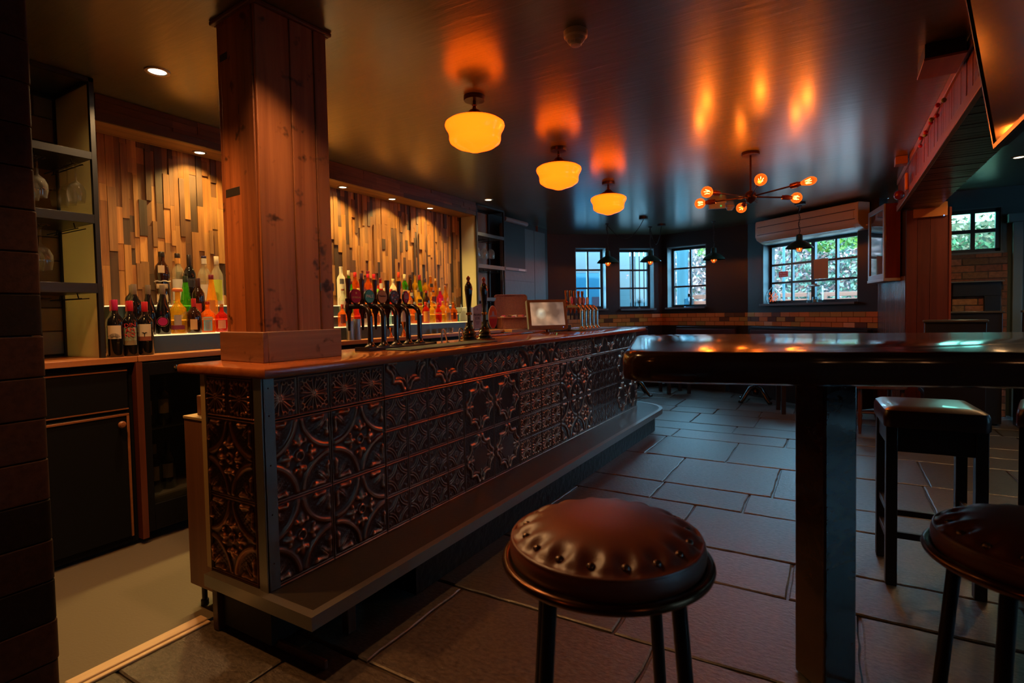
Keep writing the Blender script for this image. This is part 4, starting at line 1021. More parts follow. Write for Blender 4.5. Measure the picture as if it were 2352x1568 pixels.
def star(parent, M, r, mat):
    pts = [(r*(1 if k % 2 == 0 else .42)*math.sin(PI*k/5), r*(1 if k % 2 == 0 else .42)*math.cos(PI*k/5)) for k in range(10)]
    obj('star', MB().prism(pts, 0, .0006, None, M), mat, parent, smooth=False)
tray = thing('drip_tray', 'long black drip tray under the five near beer fonts', 'drip tray', (-2.02, 1.93, ZT), 0)
obj('base', MB().box(-.045, .045, 0, .52, 0, .016), P('tray_black', (.02, .012, .012), .3), tray, bevel=.003)
obj('rim', MB().box(-.05, .05, -.005, .0, .0, .02), P('tray_black', (.02, .012, .012), .3), tray); obj('rim', MB().box(-.05, .05, .52, .525, .0, .02), P('tray_black', (.02, .012, .012), .3), tray)
mat_ = thing('bar_mat', 'long blue-grey rubber bar mat beside the near beer fonts', 'bar mat', (-1.955, 2.02, ZT), 0)
obj('mat', MB().box(0, .17, 0, .80, 0, .008), P('blue_grey_rubber', (.045, .055, .065), .55, bump=.3, bscale=150), mat_, bevel=.003)
fonts = [
 ('beer font with a dark red lobed badge, nearest the timber post', ('lobed', ('crimson', (.42, .012, .06)), ('red', (.14, .01, .03))), [('ESTRELLA', .0125, -.006, 0, GOLDP)]),
 ('beer font with a teal round badge, second from the timber post', ('round', ('teal', (.04, .40, .42)), ('dark', (.03, .04, .045))), [('PALE', .023, .001, 0, WHITEP)]),
 ('beer font with a pale brown round badge, middle of the five near fonts', ('round', ('tan', (.52, .32, .18)), ('brown', (.10, .06, .04))), [('Thatchers', .0135, .004, 0, INK)]),
 ('beer font with a blue-grey round badge flecked red, fourth of the near five', ('round', ('blue', (.07, .15, .24)), ('grey', (.10, .10, .11))), []),
 ('beer font with a narrow magenta oval badge, nearest the chrome hoops', ('oval', ('magenta', (.50, .015, .12)), ('dark', (.03, .04, .045))), []),
]
for i, (lab, lens, let) in enumerate(fonts):
    t = beer_font('beer_font', lab, 'beer tap', 'five beer fonts near the timber post', (-2.01, 1.975+.0945*i, ZT+.016), lens, let)
    bd = [c for c in t.children if c.name.startswith('lens_badge')][0]
    Mf = T(-.100, 0, .262) @ FACE_PX
    if i == 0: star(bd, Mf @ T(0, .017, .0072), .008, GOLDP)
    if i == 4:
        for k_, w_ in ((.018, .022), (.008, .030), (0, .032), (-.008, .026), (-.020, .010)): obj('print_bar', MB().prism([(-w_/2, k_-.0025), (w_/2, k_-.0025), (w_/2, k_+.0025), (-w_/2, k_+.0025)], .0069, .0073, None, Mf), P('badge_pale', (.45, .5, .55), .3), bd, smooth=False)
    if i == 3:
        for k in range(11):
            a = k*2.4; rr_ = .010+.0022*k; q = .0035+.0015*((k*5) % 3)
            obj('badge_fleck', MB().lathe([(0, .0), (q, .0), (q, .0007), (0, .0007)], 10, None, Mf @ T(rr_*math.cos(a), rr_*math.sin(a), .0069)), P('badge_red', (.35, .03, .03), .3) if k % 2 else P('badge_pale', (.45, .5, .55), .3), bd)
def hoop(lab, y):
    t = thing('chrome_hoop', lab, 'glass rinser hoop', (-2.05, y, ZT), R(8))
    obj('hoop', MB().tube([(.006, -.034, .0), (.003, -.026, .05)]+[(0, -.022*math.cos(q), .062+.022*math.sin(q)) for q in [PI*k/10 for k in range(11)]]+[(.002, .030, .03), (.004, .042, 0)], .0048, 10), CHROME, t)
    for y_ in (-.034, .042): obj('foot', MB().lathe([(.011, 0), (.011, .004), (.005, .008)], 12, None, T(.005, y_, 0)), CHROME, t)
hoop('bent chrome hoop on the bar, nearer the five beer fonts', 2.62); hoop('bent chrome hoop on the bar, beside the first hand pull', 2.80)
EBONY = P('polished_ebony', (.010, .009, .009), .12, coat=.6)
def hand_pull(lab, y, x=-2.03):
    t = thing('hand_pull', lab, 'beer pump', (x, y, ZT), 0, 'tall black hand pulls on the bar')
    obj('base', MB().lathe([(.052, 0), (.054, .008), (.040, .018), (.047, .028), (.036, .040), (.044, .052), (.032, .066), (.036, .078), (.024, .096), (.020, .12), (0, .121)], 28), EBONY, t)
    obj('base_ring', MB().lathe([(.068, 0), (.070, .005), (.055, .010)], 28), P('brass_ring', (.35, .20, .07), .25, metal=.95), t)
    obj('stem', MB().lathe([(.012, .115), (.012, .19), (.009, .20)], 14), EBONY, t)
    obj('handle', MB().lathe([(.0, .170), (.015, .175), (.013, .205), (.017, .245), (.021, .29), (.0255, .33), (.024, .355), (.017, .372), (.010, .378), (0, .379)], 24), EBONY, t)
    obj('collar', MB().lathe([(.017, .168), (.020, .172), (.020, .180), (.016, .184)], 18), P('brass_ring', (.35, .20, .07), .25, metal=.95), t)
    f_ = obj('finial', MB().lathe([(.010, .376), (.014, .380), (.008, .386), (.008, .392), (.013, .398), (.013, .408), (.007, .414), (.004, .420), (0, .421)], 14), P('copper_finial', (.30, .07, .035), .3, metal=.8), t)
    obj('mini_badge', MB().lathe([(0, 0), (.008, 0), (.008, .002), (0, .002)], 12, None, T(.0235, 0, .335) @ RY(PI/2)), P('orange_mini_badge', (.6, .12, .03), .35), t)
    return t
hp = hand_pull('tall black hand pull with a silver shield badge, first of the two', 2.865)
Mc = T(.055, .012, .155) @ RZ(R(-12)) @ FACE_PX
clip = obj('pump_clip', MB().prism([(-.036, -.075), (.036, -.075), (.036, .085), (.022, .083), (-.036, .060)], -.003, .003, None, Mc), P('silver_board', (.40, .40, .42), .45, spec=.3), hp, bevel=.002)
obj('clip_bracket', MB().box(.010, .052, -.006, .006, .12, .132), EBONY, hp)
for s_, sz, yy in (('PROPER', .020, .012), ('JOB', .024, -.010)):
    text('lettering', s_, sz, INK, clip, Mc @ T(0, yy, .0036))
for k_, w_ in ((-.030, .040), (-.038, .034), (-.046, .022), (.045, .016), (.052, .012)): obj('print_line', MB().prism([(-w_/2, k_-.0015), (w_/2, k_-.0015), (w_/2, k_+.0015), (-w_/2, k_+.0015)], .003, .0034, None, Mc), P('print_grey', (.12, .12, .13), .5), clip, smooth=False)
hp = hand_pull('tall black hand pull with an orange oval badge, second of the two', 3.045)
Mc = T(.055, .018, .150) @ RZ(R(-12)) @ FACE_PX
clip = obj('pump_clip', MB().prism([(.042*math.cos(2*PI*k/48), .078*math.sin(2*PI*k/48)) for k in range(48)], -.003, .003, None, Mc), P('cream_clip_rim', (.62, .40, .25), .35), hp, bevel=.002)
obj('clip_face', MB().prism([(.039*math.cos(2*PI*k/48), .074*math.sin(2*PI*k/48)) for k in range(48)], .003, .0036, None, Mc), P('orange_clip', (.55, .13, .02), .5, spec=.2), clip)
obj('clip_band', MB().prism([(.039*math.cos(q), .074*math.sin(q)) for q in [PI*(1.04+.92*k/24) for k in range(25)]], .0036, .0041, None, Mc), P('red_clip_band', (.42, .02, .01), .5, spec=.2), clip)
obj('clip_scene', MB().prism([(-.034, .004), (.034, .004), (.022, .012), (.012, .010), (.008, .036), (0, .042), (-.008, .036), (-.012, .012), (-.024, .012)], .0036, .0042, None, Mc), P('clip_grey', (.32, .30, .28), .5), clip, smooth=False)
obj('clip_bracket', MB().box(.010, .052, -.006, .006, .12, .132), EBONY, hp)

# till screen facing the customer side
mon = thing('till_screen', 'tilted till screen in an olive frame on the bar showing a beige picture', 'screen', (-2.06, 4.02, ZT), R(-40))
OLV = P('olive_frame', (.16, .11, .035), .35)
obj('stand', MB().lathe([(.06, 0), (.06, .008), (.02, .014), (.018, .05), (0, .05)], 20, None, T(.02, 0, 0)), P('stand_chrome_red', (.3, .12, .08), .25, metal=.7), mon)
Mm = T(.02, 0, .155) @ RY(R(-12)) @ FACE_PX
ms = obj('screen_housing', MB().prism(rrect(-.175, .175, -.125, .125, .012), -.030, .006, None, Mm), P('housing_grey', (.2, .22, .24), .35), mon, bevel=.002)
obj('bezel', MB().prism(rrect(-.175, .175, -.125, .125, .012), .006, .010, None, Mm), OLV, ms, bevel=.002)
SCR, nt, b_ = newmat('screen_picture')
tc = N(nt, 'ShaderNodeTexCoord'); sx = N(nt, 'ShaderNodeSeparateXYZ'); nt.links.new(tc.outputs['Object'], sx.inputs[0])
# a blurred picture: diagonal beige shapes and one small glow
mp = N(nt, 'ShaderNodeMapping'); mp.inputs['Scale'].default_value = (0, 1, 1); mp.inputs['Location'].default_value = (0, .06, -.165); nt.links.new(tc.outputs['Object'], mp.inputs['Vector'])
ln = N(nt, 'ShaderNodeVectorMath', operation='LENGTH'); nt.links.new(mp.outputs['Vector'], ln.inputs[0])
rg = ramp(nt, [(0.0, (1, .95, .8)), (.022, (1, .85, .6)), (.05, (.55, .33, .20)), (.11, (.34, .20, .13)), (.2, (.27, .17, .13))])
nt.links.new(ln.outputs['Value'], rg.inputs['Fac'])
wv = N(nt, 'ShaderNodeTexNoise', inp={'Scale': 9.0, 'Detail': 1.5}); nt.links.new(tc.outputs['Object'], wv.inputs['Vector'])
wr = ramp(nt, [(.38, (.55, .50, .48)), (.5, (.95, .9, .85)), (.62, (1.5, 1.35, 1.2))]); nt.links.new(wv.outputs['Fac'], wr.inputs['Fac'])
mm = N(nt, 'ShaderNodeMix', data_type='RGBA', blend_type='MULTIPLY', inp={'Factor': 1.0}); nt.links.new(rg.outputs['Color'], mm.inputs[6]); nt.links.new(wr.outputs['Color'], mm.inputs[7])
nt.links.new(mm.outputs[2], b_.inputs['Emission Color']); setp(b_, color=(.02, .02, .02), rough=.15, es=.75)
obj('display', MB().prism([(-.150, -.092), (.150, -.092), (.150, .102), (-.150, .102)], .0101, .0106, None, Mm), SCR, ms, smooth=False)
obj('status_light', MB().sphere(tuple(Mm @ Vector((.13, -.110, .011))), .003, 8, 4), emit('blue_led', (.2, .4, 1.0), 2.0), ms)
cr = thing('card_reader_base', 'low black box with a tiny green light right of the till screen', 'black box', (-2.13, 4.38, ZT), R(-20))
obj('box', MB().box(-.06, .06, -.10, .11, 0, .055), P('matt_black_plastic', (.012, .012, .012), .45), cr, bevel=.004)
obj('status_light', MB().sphere((.0615, -.075, .03), .004, 8, 4), emit('green_led_small', (.2, 1.0, .3), 3.0), cr)
# second bank of chrome fonts
tr2 = thing('drip_tray', 'dark slate drip tray under the far chrome beer fonts', 'drip tray', (-1.98, 4.42, ZT)); obj('base', MB().box(-.09, .10, 0, .80, 0, .014), P('slate_tray', (.05, .06, .065), .4), tr2, bevel=.003)
CU = P('polished_copper_brass', (.55, .18, .06), .2, metal=.95)
far = [(('oval', ('pink', (.5, .03, .10)), ('white', (.6, .6, .58))), 'pink oval'), (('round', ('charcoal', (.06, .04, .04)), ('red', (.14, .01, .03))), 'small dark round'), (('round', ('ochre', (.42, .20, .08)), ('brown', (.10, .06, .04))), 'ochre round'),
       (('round', ('rust', (.30, .08, .05)), ('grey', (.10, .10, .11))), 'rust-brown round'), (('oval', ('ivory', (.62, .60, .52)), ('white', (.6, .6, .58))), 'ivory oval')]
for i, (lens, w_) in enumerate(far):
    t = beer_font('beer_font', 'far beer font with %s badge, %s of the five chrome fonts' % (w_, ('first', 'second', 'third', 'fourth', 'last')[i]), 'beer tap', 'five chrome beer fonts at the far end of the bar', (-1.95, 4.50+.092*i, ZT+.014), lens, [], tube=CHROME, body=CU, handle=CU)

# things on the back counter
WICK, nt, b_ = newmat('wicker'); setp(b_, color=(.30, .075, .025), rough=.6)
tc = N(nt, 'ShaderNodeTexCoord'); w_ = N(nt, 'ShaderNodeTexWave', bands_direction='Z', inp={'Scale': 32.0, 'Distortion': 2.5, 'Detail': 1.0, 'Detail Scale': 3.0}); w2_ = N(nt, 'ShaderNodeTexWave', bands_direction='Y', inp={'Scale': 20.0, 'Distortion': 1.0})
nt.links.new(tc.outputs['Object'], w_.inputs['Vector']); nt.links.new(tc.outputs['Object'], w2_.inputs['Vector'])
mu = N(nt, 'ShaderNodeMath', operation='MULTIPLY'); nt.links.new(w_.outputs['Fac'], mu.inputs[0]); nt.links.new(w2_.outputs['Fac'], mu.inputs[1])
cr_ = ramp(nt, [(.05, (.10, .018, .008)), (.6, (.36, .085, .028))]); nt.links.new(mu.outputs[0], cr_.inputs['Fac']); nt.links.new(cr_.outputs['Color'], b_.inputs['Base Color'])
bp = N(nt, 'ShaderNodeBump', inp={'Strength': .9, 'Distance': .008}); nt.links.new(mu.outputs[0], bp.inputs['Height']); nt.links.new(bp.outputs['Normal'], b_.inputs['Normal'])
ham = thing('wicker_hamper', 'open red-brown wicker hamper with its lid up, holding sachets, behind the till screen', 'hamper', (-3.36, 5.34, ZB), R(-42))
HW = .38; mb = MB()
for (a0, a1, b0, b1) in ((-.10, .10, 0, .012), (-.10, .10, HW-.012, HW), (-.10, -.088, .012, HW-.012), (.088, .10, .012, HW-.012)): mb.box(a0, a1, b0, b1, 0, .13)
mb.box(-.10, .10, 0, HW, 0, .01); obj('basket', mb, WICK, ham, bevel=.006)
obj('rim', MB().tube([(x, y, .13) for x, y in rrect(-.10, .10, 0, HW, .02)+[(.08, 0)]], .009, 8), WICK, ham)
Mw = T(-.10, HW/2, .13) @ RY(R(-10)) @ FACE_PX
obj('lid', MB().prism(rrect(-.20, .20, .0, .27, .03), 0, .016, None, Mw), WICK, ham, bevel=.006)
obj('lid_rim', MB().tube([tuple(Mw @ Vector((a, b, .014))) for a, b in rrect(-.20, .20, .0, .27, .03)+[(.17, 0)]], .010, 8), WICK, ham)
pal = [((.55, .40, .16), 'mustard-yellow'), ((.50, .03, .10), 'crimson'), ((.62, .58, .52), 'white'), ((.10, .03, .02), 'dark brown'), ((.50, .14, .05), 'orange')]
for k in range(14):
    c, nm = pal[k % 5]; q = ham.matrix_basis @ Vector((.055-.05*(k % 3), .035+.0235*k, .055+.012*(k % 2)))
    o = obj('sauce_sachet', MB().box(-.003, .003, -.024, .024, 0, .095), P('sachet_'+nm, c, .3), loc=q, rot=(R(rng.uniform(-10, 10)), R(rng.uniform(-8, 8)), R(-42+rng.uniform(-20, 20))), bevel=.002)
    tag(o, '%s sauce sachet standing in the wicker hamper, %s' % (nm, ('at its near end', 'in the middle of the row', 'at its far end')[min(2, k//5)]), 'sachet', 'sauce sachets in the hamper')
fryer = thing('white_machine', 'plain white bar appliance standing on the back counter behind the orange-badged hand pull', 'appliance', (-3.40, 4.90, ZB))
obj('body', MB().box(-.20, .0, -.08, .10, .012, .26), P('appliance_white', (.36, .40, .44), .35), fryer, bevel=.008); obj('base', MB().box(-.20, .0, -.08, .10, 0, .012), BLACK, fryer)
jg = thing('cutlery_tubes', 'pair of tall brushed steel tool tubes on the back counter beside the post', 'container', (-3.25, 2.98, ZB))
obj('tube', MB().lathe([(.03, 0), (.03, .15), (.027, .15), (.027, .01), (0, .01)], 20), STEEL, jg); obj('tube', MB().lathe([(.03, 0), (.03, .165), (.027, .165), (.027, .01), (0, .01)], 20, None, T(.0, .07, 0)), STEEL, jg)
def jigger(lab, y, h, x=-3.24):
    o = obj('jigger', MB().lathe([(.024*h/.1, 0), (.006, h*.5), (.006, h*.54), (.024*h/.1, h), (.021*h/.1, h), (0, h*.58)], 18), CU, loc=(x, y, ZB)); tag(o, lab, 'jigger', 'copper jiggers on the back counter')
jigger('short copper jigger on the back counter behind the second beer font', 3.42, .085); jigger('tall copper jigger on the back counter behind the third beer font', 3.58, .13)
SHOT = glass('shot_glass', (1, .92, .82), .0, 1.4)
sgm = MB().lathe([(0, 0), (.018, 0), (.023, .055), (.021, .055), (.0165, .010), (0, .010)], 16).mesh('shot_glass')
for k in range(4): tag(obj('shot_glass', sgm, SHOT, loc=(-3.245-.03*(k % 2), 4.16+.05*k, ZB)), 'small shot glass on the back counter behind the chrome hoops, %s of four' % ('first', 'second', 'third', 'last')[k], 'glass', 'shot glasses on the back counter')

# ================================================================== BOTTLES
def gl(name, c, glow=.27): return bottle_glass('bottle_glass_'+name, c, glow)
CLEAR = gl('clear', (.90, .88, .80), .16); AMBER = gl('amber', (1.0, .46, .07)); ORANGE = gl('orange', (1.0, .27, .03)); RED = gl('red', (.80, .05, .025)); GREEN = gl('green', (.15, .62, .04)); YEL = gl('yellow', (1.0, .64, .09)); ROSE = gl('magenta', (.85, .03, .18)); HONEY = gl('honey', (.98, .50, .07))
DKGREEN = P('dark_green_glass', (.008, .014, .010), .06, coat=.5); DKBROWN = P('dark_brown_glass', (.022, .007, .004), .06, coat=.5); BLKGL = P('black_glass', (.006, .006, .008), .06, coat=.5); CREAMG = P('cream_bottle', (.62, .52, .34), .2); WHITEG = P('white_bottle', (.66, .62, .52), .2)
PROF = {  # (radius factor, height fraction)
 'bordeaux': [(.90, 0), (1, .02), (1, .60), (.93, .66), (.55, .73), (.40, .78), (.385, .97), (.385, 1)],
 'burgundy': [(.90, 0), (1, .02), (1, .42), (.93, .50), (.70, .62), (.45, .74), (.37, .82), (.36, 1)],
 'spirit': [(.92, 0), (1, .02), (1, .56), (.96, .63), (.70, .71), (.42, .77), (.37, .82), (.37, 1)],
 'tall': [(.92, 0), (1, .02), (1, .66), (.85, .73), (.48, .79), (.40, .84), (.40, 1)],
 'squat': [(.90, 0), (1, .03), (1, .50), (.92, .60), (.55, .68), (.32, .74), (.30, 1)],
 'round': [(.55, 0), (.8, .06), (1, .25), (1, .40), (.85, .55), (.45, .66), (.32, .72), (.30, 1)],
 'cone': [(.92, 0), (1, .02), (.95, .35), (.62, .62), (.44, .80), (.38, .86), (.38, 1)],
 'bell': [(.85, 0), (.92, .03), (.96, .30), (.80, .44), (.93, .52), (.98, .60), (.78, .74), (.45, .80), (.38, .84), (.38, 1)],
}
def curved(rad, z0, z1, half, lift, e=None, ey=1.0):
    """label patch wrapped round the side that faces +x"""
    n = 14; v = []; fs = []
    for z in (z0, z1):
        for i in range(n+1):
            a = -half+2*half*i/n
            if e: ct, st = math.cos(a), math.sin(a); k = (abs(ct)**e+abs(st)**e)**(-1/e); x, y = ct*k*rad+lift, st*k*rad*ey
            else: x, y = (rad+lift)*math.cos(a), (rad+lift)*math.sin(a)*ey
            v.append((x, y, z))
    for i in range(n): fs.append((i, i+1, n+2+i, n+1+i))
    return MB().add(v, fs)
BOT = {}
def bottle(lab, x, y, z, h, r, shape, mat, cap=(.12, (.02, .02, .02)), labels=(), e=None, ey=1.0, txt=(), group=None, stopper=None, rz=0, cat='bottle', name='bottle'):
    """labels: (z fraction low, high, colour name, colour, half angle); text pieces: (words, size, z fraction, colour material)"""
    t = thing(name, lab, cat, (x, y, z), rz, group)
    # aim the front of the label at the customer side, a little towards the near end
    t.rotation_euler.z = rz-R(32)
    pr = [(a*r, b*h) for a, b in PROF[shape]]
    top = h*(1-cap[0]*.25); prb = [(0, 0.0)]+[(a, min(b, top)) for a, b in pr if b <= top]
    if prb[-1][1] < top: prb.append((pr[-1][0]*.97, top))
    prb.append((0, top))
    obj('glass_body', MB().lathe(prb, 28, None, None, e, 1.0, ey), mat, t)
    nr = pr[-1][0]
    if stopper: obj('stopper', MB().lathe([(nr*.9, h*.985), (nr*stopper[1], h), (nr*stopper[1], h*1.05), (nr*stopper[1]*.7, h*1.075), (0, h*1.08)], 18), P('stopper_%d_%d' % (stopper[0][0]*100, stopper[0][1]*100), stopper[0], .5), t)
    else:
        c0 = h*(1-cap[0]); obj('cap', MB().lathe([(nr*1.03, c0), (nr*1.06, c0+.001), (nr*1.06, h-.002), (nr*.98, h), (0, h)], 20), P('cap_%d_%d_%d' % tuple(int(k*100) for k in cap[1]), cap[1], .35, coat=.2), t)
    for (a, b, cn, cc, half) in labels:
        ra = max(np.interp(a, [q[1] for q in PROF[shape]], [q[0] for q in PROF[shape]]), np.interp(b, [q[1] for q in PROF[shape]], [q[0] for q in PROF[shape]]))*r
        obj('paper_label', curved(ra, a*h, b*h, half, .0008, e, ey), P('label_'+cn, cc, .5), t)
    for (s_, sz, zf, mt) in txt:
        ra = np.interp(zf, [q[1] for q in PROF[shape]], [q[0] for q in PROF[shape]])*r
        me = bpy.data.meshes
        o = text('lettering', s_, sz, mt, t, T(ra+.0015, 0, zf*h) @ FACE_PX)
        if not e:
            for v in o.data.vertices:
                a = v.co.y/ra; v.co.x, v.co.y = (ra+.0016)*math.cos(a), (ra+.0016)*math.sin(a)
    return t
CRM = ('cream', (.50, .36, .22)); OFFW = ('offwhite', (.52, .46, .38)); TAN = ('tan', (.42, .24, .12)); 
REDC = (.42, .012, .03); PINKC = (.36, .01, .09); GREYC = (.16, .12, .09)
XC, XC2, XF, XM, XBk = -3.255, -3.335-.005, -3.405, -3.51, -3.62
ZF, ZM, ZK = ZB+.105, ZB+.19, ZB+.28
W = 'wine bottles on the near end of the back counter'
REDT = P('print_red', (.42, .02, .03), .45)
t = bottle('red-capped wine bottle with cream sunburst label, nearest the shelf unit', XC, 1.375, ZB, .302, .0375, 'bordeaux', BLKGL, (.19, PINKC), [(.32, .55, *OFFW, .85)], group=W)
for k in range(11):
    a = R(-62+12.4*k); obj('sunburst_ray', MB().prism([(-.0008, .010), (.0008, .010), (.0012, .030), (-.0012, .030)], 0, .0004, None, T(.0385, 0, .096) @ FACE_PX @ RZ(-a)), INK, t, smooth=False)
t = bottle('red-capped wine bottle with big red letters on a pale green label', XC, 1.447, ZB, .297, .0375, 'bordeaux', BLKGL, (.19, REDC), [(.20, .52, 'sage', (.25, .31, .27), .85), (.20, .28, *CRM, .85)], group=W)
for k, s_ in enumerate(('DIN', 'AM', 'NO')): text('lettering', s_, .030, REDT, t, T(.0405, .004-.001*k, .165-.026*k) @ FACE_PX @ RZ(R(6)), extrude=.0012)
t = bottle('red-capped wine bottle with a two-tone cream and rust label and a small bird mark', XC, 1.520, ZB, .292, .0375, 'bordeaux', BLKGL, (.19, REDC), [(.35, .58, *OFFW, .85), (.27, .35, 'rust', (.20, .06, .04), .85)], group=W)
obj('bird_mark', MB().prism([(-.014, .006), (-.006, .008), (0, .004), (.006, .008), (.014, .006), (.003, .0), (.0015, -.018), (-.0015, -.018), (-.003, .0)], 0, .0004, None, T(.0388, 0, .118) @ FACE_PX), INK, t, smooth=False)
for k, (y, lab) in enumerate(((1.412, 'red-capped wine bottle in the second row behind the sunburst bottle'), (1.490, 'red-capped wine bottle in the second row behind the big-lettered bottle'), (1.565, 'red-capped wine bottle in the second row, nearest the blue riser'))):
    pass
bottle('red-capped wine bottle in the second row behind the sunburst bottle', XC2+.003, 1.372+.03, ZB, .300, .036, 'bordeaux', BLKGL, (.19, REDC), group=W)
bottle('red-capped wine bottle in the second row behind the big-lettered bottle', XC2+.003, 1.478, ZB, .296, .036, 'bordeaux', BLKGL, (.19, REDC), group=W)
S = 'wine bottles on the near end of the riser'
bottle('dark wine bottle with tall bronze screwcap, left one of the close pair', XF, 1.538, ZF, .290, .0355, 'bordeaux', BLKGL, (.20, GREYC), group=S)
bottle('dark wine bottle with tall bronze screwcap, right one of the close pair', XM, 1.575, ZM, .205, .034, 'bordeaux', BLKGL, (.25, GREYC), group=S)
bottle('slope-shouldered dark wine bottle with a bronze cap and no label in view', XF, 1.612, ZF, .288, .0365, 'burgundy', BLKGL, (.19, GREYC), group=S)
t = bottle('slope-shouldered dark wine bottle with a round magenta label', XF, 1.690, ZF, .290, .0385, 'burgundy', BLKGL, (.19, GREYC), group=S)
obj('round_label', MB().prism([(.024*math.cos(2*PI*k/32), .024*math.sin(2*PI*k/32)) for k in range(32)], 0, .0006, None, T(.0392, 0, .075) @ FACE_PX), P('magenta_label', (.32, .01, .10), .4), t)
obj('label_ring', MB().tube([tuple(T(.0392, 0, .075) @ FACE_PX @ Vector((.029*math.cos(2*PI*k/32), .029*math.sin(2*PI*k/32), 0))) for k in range(33)], .0007, 6), P('dull_gold', (.3, .16, .10), .4), t)
SL = 'spirit bottles left of the timber post'; SR = 'spirit bottles right of the timber post'
t = bottle('tall dark brown bottle shaped like a robed figure with a cream label', XBk, 1.800, ZK, .335, .044, 'bell', DKBROWN, (.09, (.012, .008, .006)), [(.06, .40, *CRM, .8), (.60, .74, *CRM, .42)], group=SL, txt=[('Frangelico', .0135, .33, INK), ('F', .026, .665, REDT)])
obj('rope_belt', MB().tube([(.0415*math.cos(2*PI*k/30), .0415*math.sin(2*PI*k/30), .150+.002*math.sin(k)) for k in range(31)], .0035, 8), P('rope_white', (.6, .52, .42), .7), t)
bottle('clear bottle with black cap, orange neck band and white label, left of the post', XBk, 1.895, ZK, .333, .040, 'spirit', CLEAR, (.10, (.02, .012, .01)), [(.80, .91, 'orange', (.60, .26, .05), PI), (.10, .50, 'white', (.62, .56, .46), .8)], group=SL)
bottle('black bottle with a dark label and silver stripes, left of the post', XBk, 1.968, ZK, .330, .037, 'spirit', BLKGL, (.2, (.02, .012, .015)), [(.36, .54, 'black', (.02, .02, .025), .9)], txt=[('RAMAZZOTTI', .0085, .50, WHITEP)], group=SL)
bottle('clear bottle with a navy cap and white printed label, left of the post', XBk, 2.065, ZK, .330, .041, 'spirit', CLEAR, (.04, (.02, .015, .08)), [(.84, .95, 'white', (.62, .56, .46), PI), (.10, .42, 'white', (.62, .56, .46), .7)], txt=[('RAMAZZOTTI', .0095, .47, INK)], group=SL)
bottle('clear bottle with a white neck and lime-yellow label, against the post', XBk, 2.150, ZK, .334, .038, 'spirit', CLEAR, (.17, (.55, .45, .35)), [(.10, .52, 'lime', (.45, .55, .05), .9)], group=SL)
bottle('bright green bottle with a dark cap, left of the post', XM, 1.880, ZM, .272, .036, 'cone', GREEN, (.14, (.015, .03, .015)), group=SL)
bottle('dark liqueur bottle with a red neck and small red label, left of the post', XM, 1.958, ZM, .262, .037, 'spirit', DKBROWN, (.22, (.05, .012, .01)), [(.18, .38, 'redlabel', (.45, .04, .02), .5)], group=SL)
bottle('amber bottle with an orange arched label and dark red cap, left of the post', XM, 2.045, ZM, .288, .038, 'cone', AMBER, (.10, (.16, .012, .03)), [(.08, .42, 'orangearch', (.58, .20, .03), .6)], txt=[('101', .020, .30, REDT)], group=SL)
bottle('stout honey-coloured bottle with an orange ball stopper and arched blue label, front row', XF, 1.775, ZF, .255, .046, 'squat', HONEY, (.02, (.3, .1, .03)), [(.20, .44, 'arch', (.30, .24, .22), .42), (.10, .20, 'plum', (.16, .02, .05), .8)], stopper=((.55, .12, .03), 2.1), group=SL)
bottle('short pale bottle with green leaf label half hidden behind the honey-coloured bottle', XM, 1.745, ZM-.085+.085, .118, .037, 'round', CLEAR, (.1, (.3, .5, .1)), [(.2, .5, 'leaf', (.40, .52, .22), .6)], group=SL)
bottle('short lime-green bottle behind the honey-coloured bottle', XM, 1.828-.01, ZM, .115, .036, 'round', GREEN, (.1, (.35, .5, .05)), group=SL)
bottle('squat dark bottle with a red and black neck and a small tilted label, front row', XF, 1.868, ZF, .213, .043, 'squat', DKBROWN, (.30, (.40, .015, .02)), [(.10, .40, 'tanlabel', (.50, .30, .13), .45)], group=SL)
t = bottle('square amber liqueur bottle with a blue-edged label and cream banner, front row', XF, 1.955, ZF, .196, .043, 'squat', ORANGE, (.10, (.35, .03, .02)), [(.06, .50, 'paleblue', (.20, .42, .55), .50), (.08, .36, 'greyrose', (.40, .30, .26), .34)], e=7, group=SL)
bn = obj('label_banner', MB().box(.0445, .0455, -.030, .030, .078, .094), P('cream_banner', (.62, .46, .26), .5), t, rot=(0, 0, 0)); text('lettering', 'COINTREAU', .0105, REDT, bn, T(.0460, 0, .086) @ FACE_PX)
bottle('bright red aperitif bottle with a pink label, front row against the post', XF, 2.045, ZF, .180, .038, 'squat', RED, (.12, (.5, .2, .05)), [(.12, .42, 'pinklabel', (.58, .26, .16), .6)], group=SL)
